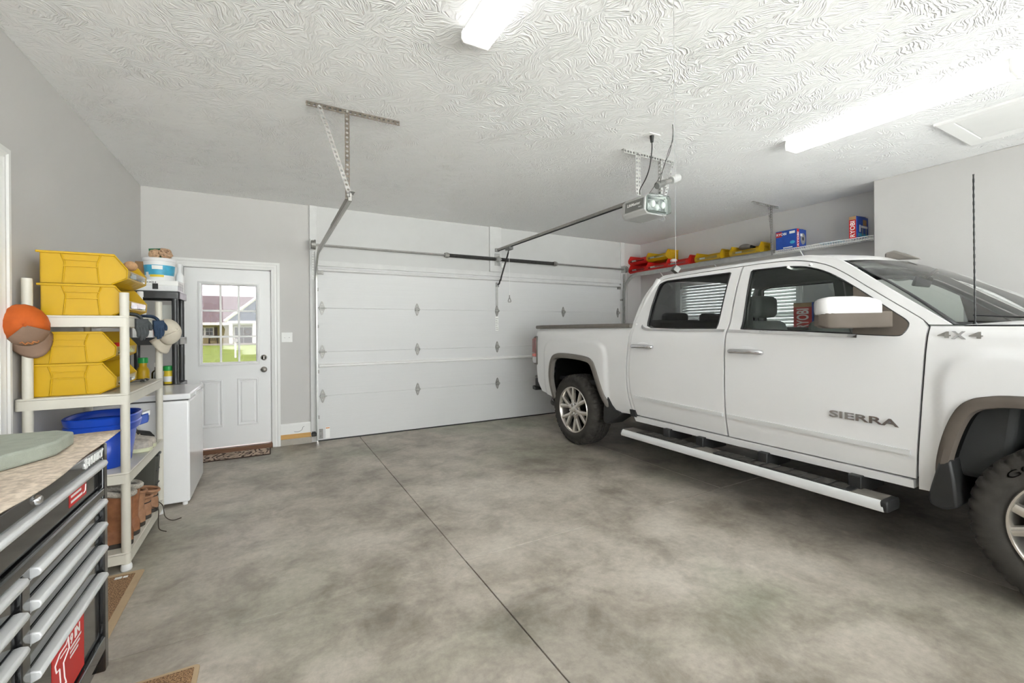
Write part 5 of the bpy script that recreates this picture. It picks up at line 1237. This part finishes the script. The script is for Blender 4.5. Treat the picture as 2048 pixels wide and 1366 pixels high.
# ------------------------------------------------------------------ opener
op = thing('garage_door_opener', 'grey overhead garage door opener motor with long rail', 'opener', (2.93, 2.83, 2.40))
mat('opener_grey', S(120, 120, 118), .4, .3, var=.06); mat('opener_light', S(196, 196, 195), .45, .2, var=.03)
sec = [(2.790, 2.360), (2.800, 2.470), (2.835, 2.500), (3.040, 2.500), (3.072, 2.470), (3.080, 2.360), (3.045, 2.325), (2.825, 2.325)]
MB().prism(sec, 'y', 2.700, 2.965).build('motor_case', 'opener_light', op, bevel=.008)
MB().add([(2.788, 2.715, 2.372), (2.788, 2.930, 2.372), (2.797, 2.930, 2.462), (2.797, 2.715, 2.462)], [(0, 1, 2, 3)]).build('side_plate', 'opener_grey', op, solid=.004)
MB().prism([(x+(.01 if x < 2.9 else -.01), z) for x, z in sec], 'y', 2.965, 2.990).build('front_bezel', 'opener_light', op, bevel=.008)
MB().prism([(2.80, 2.345), (2.806, 2.475), (2.84, 2.495), (3.04, 2.495), (3.066, 2.475), (3.074, 2.345), (3.04, 2.332), (2.83, 2.332)], 'y', 2.655, 2.700).build('light_lens', 'tint_wind', op, bevel=.012)
MB().prism([(2.815, 2.36), (2.82, 2.465), (3.05, 2.465), (3.06, 2.36)], 'y', 2.690, 2.699).build('lamp_reflector', 'chrome', op)
for k in (2.87, 2.99): MB().ball((k, 2.68, 2.41), .022, .018, .030, 12, 8).build('lamp_bulb', 'white_plastic', op, smooth=60)
text('LiftMaster', .155, .026, (2.7855, 2.900, 2.415), (0, -1, 0), (.09, 0, 1), .0012, .01).build('lettering', 'print_white', op)
text('PRO', .035, .008, (2.784, 2.765, 2.388), (0, -1, 0), (.09, 0, 1), .0012).build('lettering', 'print_white', op)
MB().box(2.912, 2.948, 2.80, 5.735, 2.500, 2.530).build('rail', 'galv_dull', op, bevel=.003)
MB().box(2.922, 2.938, 3.02, 5.70, 2.492, 2.501).build('drive_belt', 'black_plastic', op)
MB().box(2.900, 2.960, 5.700, 5.752, 2.49, 2.54).build('header_bracket', 'galv', op, bevel=.003)
MB().box(2.896, 2.964, 5.30, 5.42, 2.455, 2.50).build('trolley', 'opener_grey', op, bevel=.006)
b = MB().tube([(2.934, 5.37, 2.46), (2.95, 5.63, 2.13), (2.952, 5.67, 2.06)], .012, 8, flat=.5).tube([(2.952, 5.675, 2.08), (2.953, 5.72, 2.015), (2.953, 5.765, 2.010)], .012, 8, flat=.5)
b.build('door_arm', 'steel_dark', op, smooth=50)
rc = thing('release_cord', 'emergency release cord with small pull handle hanging from the opener trolley', 'cord', (2.934, 5.37, 1.73))
MB().cyl((2.936, 5.372, 2.46), (2.938, 5.375, 1.80), .0025, n=6).build('cord', 'print_white', rc)
MB().tube([(2.938, 5.375, 1.80), (2.915, 5.375, 1.745), (2.918, 5.375, 1.732), (2.958, 5.375, 1.732), (2.961, 5.375, 1.745), (2.938, 5.375, 1.80)], .006, 6).build('pull_handle', 'galv_dull', rc, smooth=50)
MB().ball((2.938, 5.375, 1.815), .008, .008, .014, 8, 6).build('knot', 'galv_dull', rc, smooth=60)
# hanger for the opener
oh = thing('opener_hanger', 'perforated steel hanger holding the opener from the ceiling', 'bracket', (2.92, 2.755, 2.49))
angle_iron((2.613, 2.755, ZC-.001), (3.218, 2.755, ZC-.001), (0, 0, -.034), (0, .034, 0), 'ceiling_angle', MATS['galv'], oh)
for x in (2.772, 3.045):
    angle_iron((x, 2.752, ZC-.012), (x, 2.752, 2.485), (-.030, 0, 0) if x < 2.9 else (.024, 0, 0), (0, .030, 0) if x > 2.9 else (.030, 0, 0), 'drop_angle', MATS['galv'], oh)
    MB().cyl((x, 2.74, ZC-.02), (x, 2.765, ZC-.02), .008, n=6).build('bolt', 'galv_dull', oh)
bb = MB(); perf(bb, (3.185, 2.748, ZC-.02), (3.075, 2.748, 2.51), (.030, 0, 0)); bb.build('brace', 'galv', oh, solid=.002, offs=0)
# laser parking aid clamped on the hanger
la = thing('parking_laser', 'grey twin-barrel parking laser clamped to the opener hanger', 'laser', (3.10, 2.72, 2.64))
d = Vector((.27, 0, .115)).normalized()
for a, c, r, m in ((-.155, -.06, .030, 'opener_grey'), (-.045, .03, .022, 'galv_dull'), (.045, .145, .034, 'opener_light')):
    MB().cyl(Vector((3.095, 2.715, 2.645))+d*a, Vector((3.095, 2.715, 2.645))+d*c, r, n=18).build('barrel', m, la, bevel=.005, smooth=40)
MB().box(3.03, 3.11, 2.735, 2.750, 2.60, 2.68).build('clamp', 'galv', la, bevel=.002)
# ceiling outlet and wires
ou = thing('ceiling_outlet', 'white outlet box in the ceiling above the opener with a black plug', 'outlet', (2.63, 2.47, ZC))
MB().box(2.575, 2.690, 2.43, 2.505, ZC-.006, ZC).build('cover_plate', 'white_trim', ou, bevel=.002)
MB().cyl((2.632, 2.465, ZC-.006), (2.632, 2.465, ZC-.055), .018, .012, n=12).build('plug', 'black_plastic', ou, smooth=40)
pc = cr([(2.632, 2.465, ZC-.05), (2.632, 2.466, 2.74), (2.632, 2.49, 2.62), (2.66, 2.56, 2.55), (2.72, 2.68, 2.51), (2.80, 2.76, 2.50)], 6)
MB().tube(pc, .0045, 6).build('power_cord', 'black_plastic', op, smooth=60)
wc = MB().tube(cr([(2.632, 2.263, ZC), (2.640, 2.27, 2.78), (2.70, 2.35, 2.70), (2.82, 2.52, 2.66), (2.98, 2.70, 2.60), (2.99, 2.72, 2.50)], 6), .0025, 5).tube(cr([(2.634, 2.263, ZC), (2.655, 2.28, 2.76), (2.72, 2.38, 2.72), (2.84, 2.55, 2.64), (2.90, 2.70, 2.56), (2.86, 2.72, 2.50)], 6), .0025, 5)
tag(wc.build('control_wire', 'steel_dark', smooth=60), 'thin twisted control wires dropping from the ceiling behind the opener', 'wire')
ac = MB().tube(cr([(2.99, 2.69, 2.335), (3.0, 2.67, 2.29), (2.97, 2.66, 2.27), (2.92, 2.665, 2.275)], 6), .002, 5)
tag(ac.build('aerial_wire', 'print_grey', smooth=60), 'short aerial wire hanging under the opener', 'wire')
# hanging parking cord
hc = thing('parking_guide', 'thin pale cord with a metal weight hanging from the ceiling', 'parking guide', (1.549, 1.321, 1.59))
MB().cyl((1.549, 1.321, ZC), (1.549, 1.321, 1.615), .0009, n=6).build('cord', 'print_grey', hc)
MB().obox((1.549, 1.321, 1.598), (.010, -.004, -.008), (.004, .012, 0), (.008, -.002, .011)).build('weight', 'steel_dark', hc, bevel=.002)

# ------------------------------------------------------------------ wire shelves on the right wall
def wire_shelf(y0, y1, z, label, brs, x0=5.58):
    t = thing('wire_shelf', label, 'shelf', (x0, (y0+y1)/2, z))
    b = MB()
    for x, zz in ((x0, z), (x0, z-.034), (x0+.10, z-.006), (x0+.20, z-.006), (XR-.012, z-.004)): b.cyl((x, y0, zz), (x, y1, zz), .0042, n=6)
    n_ = int((y1-y0)/.0254)
    for k in range(n_+1):
        y = y0+(y1-y0)*k/n_
        b.tube([(x0, y, z-.034), (x0-.001, y, z), (XR-.012, y, z)], .0022, 5)
    o = b.build('wire_deck', 'wire_white', t); o['kind'] = 'stuff'
    for y in brs:
        MB().tube([(x0+.02, y, z-.036), (XR-.006, y, z-.28)], .007, 6).box(XR-.010, XR, y-.012, y+.012, z-.31, z-.24).build('bracket', 'wire_white', t)
    return t
wire_shelf(2.165, 5.785, 2.310, 'long white wire shelf high on the right wall above the truck', (2.93, 4.10, 5.10))
wire_shelf(2.165, 3.035, 1.305, 'short white wire shelf beside the window behind the truck cab', (2.30, 2.92))
Gr = 'bins on the wire shelf'
SCL = (.30/.365, .99, .90)
def wbin(proto, y, z, lab):
    return dup(proto, (5.872, y, z), PI, lab, Gr, SCL)
rp = bin_proto(.365, .415, .174, 'red_plastic', 'red open-front bin at the garage door end of the wire shelf', Gr)
rp.location = (5.872, 5.575, 2.3125); rp.rotation_euler = (0, 0, PI); rp.scale = SCL
wbin(rp, 5.578, 2.4705, 'red open-front bin stacked highest in the corner by the garage door')
wbin(rp, 5.155, 2.3125, 'red open-front bin under the tilted yellow bin on the wire shelf')
wbin(rp, 4.733, 2.3125, 'red open-front bin between the red and yellow bins, third on the wire shelf')
wbin(bp, 5.16, 2.4705, 'yellow open-front bin stacked on the red bins of the wire shelf')
wbin(bp, 4.195, 2.3125, 'yellow open-front bin right after the red bins on the wire shelf')
wbin(bp, 3.625, 2.3125, 'yellow open-front bin with a dark tool, beside the track hanger on the wire shelf')
tl = thing('pad_sander', 'dark grey tool sticking out of the last yellow bin', 'tool', (5.72, 3.70, 2.40))
MB().ball((5.72, 3.70, 2.45), .07, .085, .045, 14, 8).build('tool_body', 'flare_grey', tl, smooth=60)
MB().tube([(5.72, 3.62, 2.45), (5.71, 3.56, 2.42)], .020, 8).build('nose', 'black_plastic', tl, smooth=60)
wb_ = MB().ball((5.64, 4.85, 2.425), .05, .06, .03, 12, 8).build('white_rag', 'print_white', smooth=60)
tag(wb_, 'white rag bunched in the third red bin', 'rag')
# power tool boxes
def ryobi(x0, x1, y0, y1, z0, z1, label, pic, spine='x'):
    t = thing('power_tool_box', label, 'box', ((x0+x1)/2, (y0+y1)/2, z0), group='power tool boxes')
    MB().box(x0, x1, y0, y1, z0, z1).build('carton', 'print_blue', t, bevel=.003)
    h, e = z1-z0, .0012
    if spine == 'x':
        MB().box(x0-e, x0+e, y0+.002, y1-.002, z0+.002, z0+h*.84).build('spine_print', 'print_red', t)
        MB().box(x0-e, x0+e, y0+.002, y1-.002, z0+h*.84, z1-.002).build('spine_band', 'cardboard', t)
        text('RYOBI', h*.72, (y1-y0)*.66, (x0-e, y0+(y1-y0)*.17, z0+h*.06), (0, 0, 1), (0, 1, 0), .0008, .02).build('lettering', 'print_white', t)
        c = x0+.04
    else:
        MB().box(x0+.002, x0+.050, y0-e, y0+e, z0+.002, z1-.002).build('spine_print', 'print_red', t)
        text('RYOBI', h*.72, .034, (x0+.043, y0-e, z0+h*.10), (0, 0, 1), (-1, 0, 0), .0008, .02).build('lettering', 'print_white', t)
        MB().box(x0-e, x0+e, y1-.075, y1-.004, z1-.075, z1-.012).build('logo_patch', 'print_red', t)
        text('RYOBI', .12, .030, (x0-e*1.5, y1-.010, z1-.058), (0, -1, 0), (0, 0, 1), .0008, .02).build('lettering', 'print_white', t)
        MB().box(x0-e, x0+e, y0+.02, y0+.085, z1-.05, z1-.02).build('info_patch', 'print_white', t)
        MB().prism([(y0+.05+.03*math.cos(a), z0+.075+.02*math.sin(a)) for a in [2*PI*i/14 for i in range(14)]], 'x', x0-e, x0+e).build('picture_spot', 'print_cyan', t)
        MB().box(x0-e, x0+e, y0+.05, y0+.16, z0+.012, z0+.024).build('caption', 'print_white', t)
        c = x0+.075
    w = x1-c
    if pic == 'saw':
        cx, cz = c+w*.45, z0+h*.5
        MB().prism([(cx+w*.40*math.cos(a), cz+h*.30*math.sin(a)) for a in [2*PI*i/20 for i in range(20)]], 'y', y0-e, y0+e).build('picture_disc', 'print_grey', t)
        MB().prism([(cx+w*.14*math.cos(a), cz+h*.10*math.sin(a)) for a in [2*PI*i/14 for i in range(14)]], 'y', y0-e*1.6, y0+e).build('picture_hub', 'print_black', t)
        MB().box(cx-w*.42, cx-w*.1, y0-e*1.4, y0+e, cz+h*.12, cz+h*.26).build('picture_body', 'print_white', t)
    else:
        MB().box(c, x1-.01, y0-e, y0+e, z0+h*.10, z0+h*.24).build('picture_ground', 'print_cyan', t)
        MB().box(c+w*.30, x1-.02, y0-e*1.3, y0+e, z0+h*.50, z0+h*.60).build('picture_table', 'print_white', t)
        for q in (.38, .74): MB().box(c+w*q, c+w*(q+.10), y0-e*1.3, y0+e, z0+h*.15, z0+h*.50).build('picture_leg', 'print_grey', t)
        MB().box(c+w*.48, c+w*.82, y0-e*1.3, y0+e, z0+h*.62, z0+h*.88).build('picture_motor', 'cardboard', t)
        MB().box(c+w*.12, c+w*.24, y0-e*1.3, y0+e, z0+h*.30, z0+h*.62).build('picture_post', 'print_white', t)
    MB().obox(((x0+x1)/2+.02, (y0+y1)/2, z1+.006), ((x1-x0)*.30, 0, .004), (0, (y1-y0)*.42, 0), (0, 0, .0012)).build('flap', 'print_blue', t)
    return t
ryobi(5.590, 5.80, 2.960, 3.210, 2.313, 2.545, 'blue power tool carton with a saw picture beside the track hanger', 'saw', 'y')
ryobi(5.590, 5.860, 2.345, 2.415, 2.313, 2.555, 'blue power tool carton with red spine against the boxed-out wall', 'stand')
ryobi(5.600, 5.860, 2.800, 3.010, 1.308, 1.640, 'blue power tool carton with red spine seen through the truck window', 'stand')
lp = MB().obox((5.70, 2.62, 2.318), (.09, 0, 0), (0, .11, 0), (0, 0, .004)).build('plastic_bag', 'print_cyan', bevel=.003)
tag(lp, 'flat blue plastic bag lying on the wire shelf between the cartons', 'bag')

# ------------------------------------------------------------------ outside: across the street
def at(px, py, Y):
    x, y = (px-1024)/FPX, (py-CY)/FPX; c, s = math.cos(ROLL), math.sin(ROLL); X, q = x*c-y*s, x*s+y*c
    d = Vector((X*math.cos(YAW)+math.sin(YAW), -X*math.sin(YAW)+math.cos(YAW), -q)); return Vector((0, 0, EYE))+d*(Y/d.y)
mat('lawn', S(90, 108, 18), .95, var=.18, vs_=2.0, bump=.4, bs=30); mat('road', S(92, 89, 76), .9, var=.06, vs_=1.5); mat('siding', S(172, 162, 120), .7, var=.03, vs_=.8)
mat('gable_siding', S(98, 108, 124), .7, var=.04); mat('shingle', S(88, 78, 78), .9, var=.12, vs_=5, bump=.4, bs=40); mat('bark_dark', S(38, 30, 24), .8, var=.2); mat('door_red', S(58, 48, 44), .5)
HY = 60.0
zg = at(402, 691, HY).z
struct(MB().add([(-40, 6.0, -.03), (40, 6.0, -.03), (40, 30, -.55), (-40, 30, -.55)], [(0, 1, 2, 3)]).build('driveway', 'road'), 'pale driveway and street outside')
struct(MB().add([(-60, 30, -.52), (60, 30, -.52), (60, 90, zg+.35), (-60, 90, zg+.35)], [(0, 1, 2, 3)]).build('front_lawn', 'lawn'), 'bright green lawn across the street')
hs = thing('house', 'beige house with porch and shingled roof across the street', 'house', (-4, HY+4, zg))
P = lambda x, y: at(x, y, HY)
zE, zR, zP = P(402, 645).z, P(402, 591).z, P(402, 688).z
xl, xr = -16, 8
zf = zP
MB().box(xl, xr, HY+1.8, HY+9, zf, zE).build('wall', 'siding', hs)
for k in range(int((zE-zf)/.16)): MB().box(xl, xr, HY+1.77, HY+1.80, zf+.16*k, zf+.16*k+.015).build('siding_board', 'siding', hs)
MB().box(xl, xr, HY-.2, HY+1.8, zf-.35, zf).build('porch_floor', 'curb', hs)
MB().box(xl-.3, xr+.3, HY-.45, HY-.25, zE-.30, zE).build('fascia', 'white_trim', hs)
MB().box(xl, xr, HY-.3, HY+1.8, zE-.10, zE).build('porch_ceiling', 'white_trim', hs)
slope = 5.6
MB().add([(xl-.4, HY-.45, zE), (xr+.4, HY-.45, zE), (xr+.4, HY-.45+slope, zR+.35), (xl-.4, HY-.45+slope, zR+.35), (xl-.4, HY+10, zE), (xr+.4, HY+10, zE)], [(0, 1, 2, 3), (3, 2, 5, 4)]).build('roof', 'shingle', hs)
a, ap = P(455, 642), P(523, 592)
gx0_, gxa, gzb, gza = a.x, ap.x, a.z, ap.z
MB().prism([(gx0_, gzb), (2*gxa-gx0_, gzb), (gxa, gza)], 'y', HY-1.0, HY+3).build('gable', 'gable_siding', hs)
for k in range(8):
    z = gzb+(gza-gzb)*k/9; f_ = (z-gzb)/(gza-gzb); MB().box(gx0_+(gxa-gx0_)*f_+.1, 2*gxa-gx0_-(gxa-gx0_)*f_-.1, HY-1.03, HY-1.0, z, z+.03).build('gable_board', 'gable_siding', hs)
for s in (0, 1):
    q0, q1 = Vector((gx0_-.2, HY-1.15, gzb-.05)), Vector((gxa, HY-1.15, gza+.12))
    if s: q0.x = 2*gxa-q0.x
    MB().tube([q0, q1], .16, 4).build('rake_board', 'white_trim', hs)
MB().box(gx0_, 2*gxa-gx0_, HY-1.1, HY-.9, gzb-.30, gzb).build('gable_beam', 'white_trim', hs)
for px in (463, 509): q = P(px, 660); MB().box(q.x-.17, q.x+.17, HY-1.0, HY-.66, zf, zE-.1).build('porch_column', 'white_trim', hs)
q0, q1 = at(398, 655, HY+1.8), at(428, 671.5, HY+1.8)
wn = MB().box(q0.x-1.2, q1.x, HY+1.68, HY+1.78, q1.z, q0.z).build('window', 'white_trim', hs)
w_ = (q1.x-q0.x+1.2)/3
mat('far_glass', S(50, 62, 62), .1, var=.15, vs_=2)
for k in range(3):
    for j in range(2):
        for i in range(2):
            xx = q0.x-1.2+w_*k+.08+i*(w_-.16)/2; zz = q1.z+.06+j*(q0.z-q1.z-.12)/2
            MB().box(xx+.02, xx+(w_-.16)/2-.02, HY+1.64, HY+1.69, zz+.02, zz+(q0.z-q1.z-.12)/2-.02).build('pane', 'far_glass', wn)
q2 = at(435, 671, HY+1.8); MB().box(q1.x+.05, q2.x, HY+1.68, HY+1.78, q1.z, q0.z).build('shutter', 'door_red', hs)
q0, q1 = at(470, 655, HY+1.8), at(504, 688, HY+1.8)
mid = (q0.x+q1.x)/2
for a_, b_2 in ((q0.x, mid-.03), (mid+.03, q1.x)): MB().box(a_, b_2, HY+1.70, HY+1.79, zf, q0.z).build('entry_door', 'door_red', hs)
MB().box(q0.x-.15, q1.x+.15, HY+1.74, HY+1.80, zf, q0.z+.15).build('door_surround', 'headliner', hs)
c = at(495, 664, HY+1.6); mat('wreath_leaf', S(84, 60, 26), .9, var=.4, vs_=6)
wr = thing('wreath', 'round dried wreath on the far house door', 'wreath', tuple(c))
MB().tube([c+Vector((.30*math.cos(t_), 0, .30*math.sin(t_))) for t_ in [2*PI*i/20 for i in range(21)]], .10, 8).build('ring', 'wreath_leaf', wr, smooth=60)
q = at(427, 688, HY+.6)
bn = thing('porch_chair', 'dark rocking chair on the far porch', 'chair', (q.x, HY+.6, zf))
for dx in (-.40, .40):
    for dy in (-.25, .25): MB().box(q.x+dx-.04, q.x+dx+.04, HY+.6+dy-.04, HY+.6+dy+.04, zf, zf+(.95 if dy > 0 else .62)).build('leg', 'bark_dark', bn)
MB().box(q.x-.42, q.x+.42, HY+.33, HY+.87, zf+.38, zf+.44).build('seat', 'bark_dark', bn)
for k in range(4): MB().box(q.x-.30+k*.18, q.x-.24+k*.18, HY+.82, HY+.86, zf+.44, zf+.95).build('back_slat', 'bark_dark', bn)
mbx = at(471, 704, 36.0); mz = -.35
mb_ = thing('mailbox', 'grey mailbox on a white post by the far curb', 'mailbox', (mbx.x, 36, mz))
MB().box(mbx.x-.06, mbx.x+.06, 35.94, 36.06, mz-.2, mz+1.0).build('post', 'white_trim', mb_)
MB().prism([(mbx.x-.13, mz+1.0), (mbx.x+.13, mz+1.0), (mbx.x+.13, mz+1.15), (mbx.x+.07, mz+1.24), (mbx.x-.07, mz+1.24), (mbx.x-.13, mz+1.15)], 'y', 35.7, 36.25).build('box', 'galv_dull', mb_)
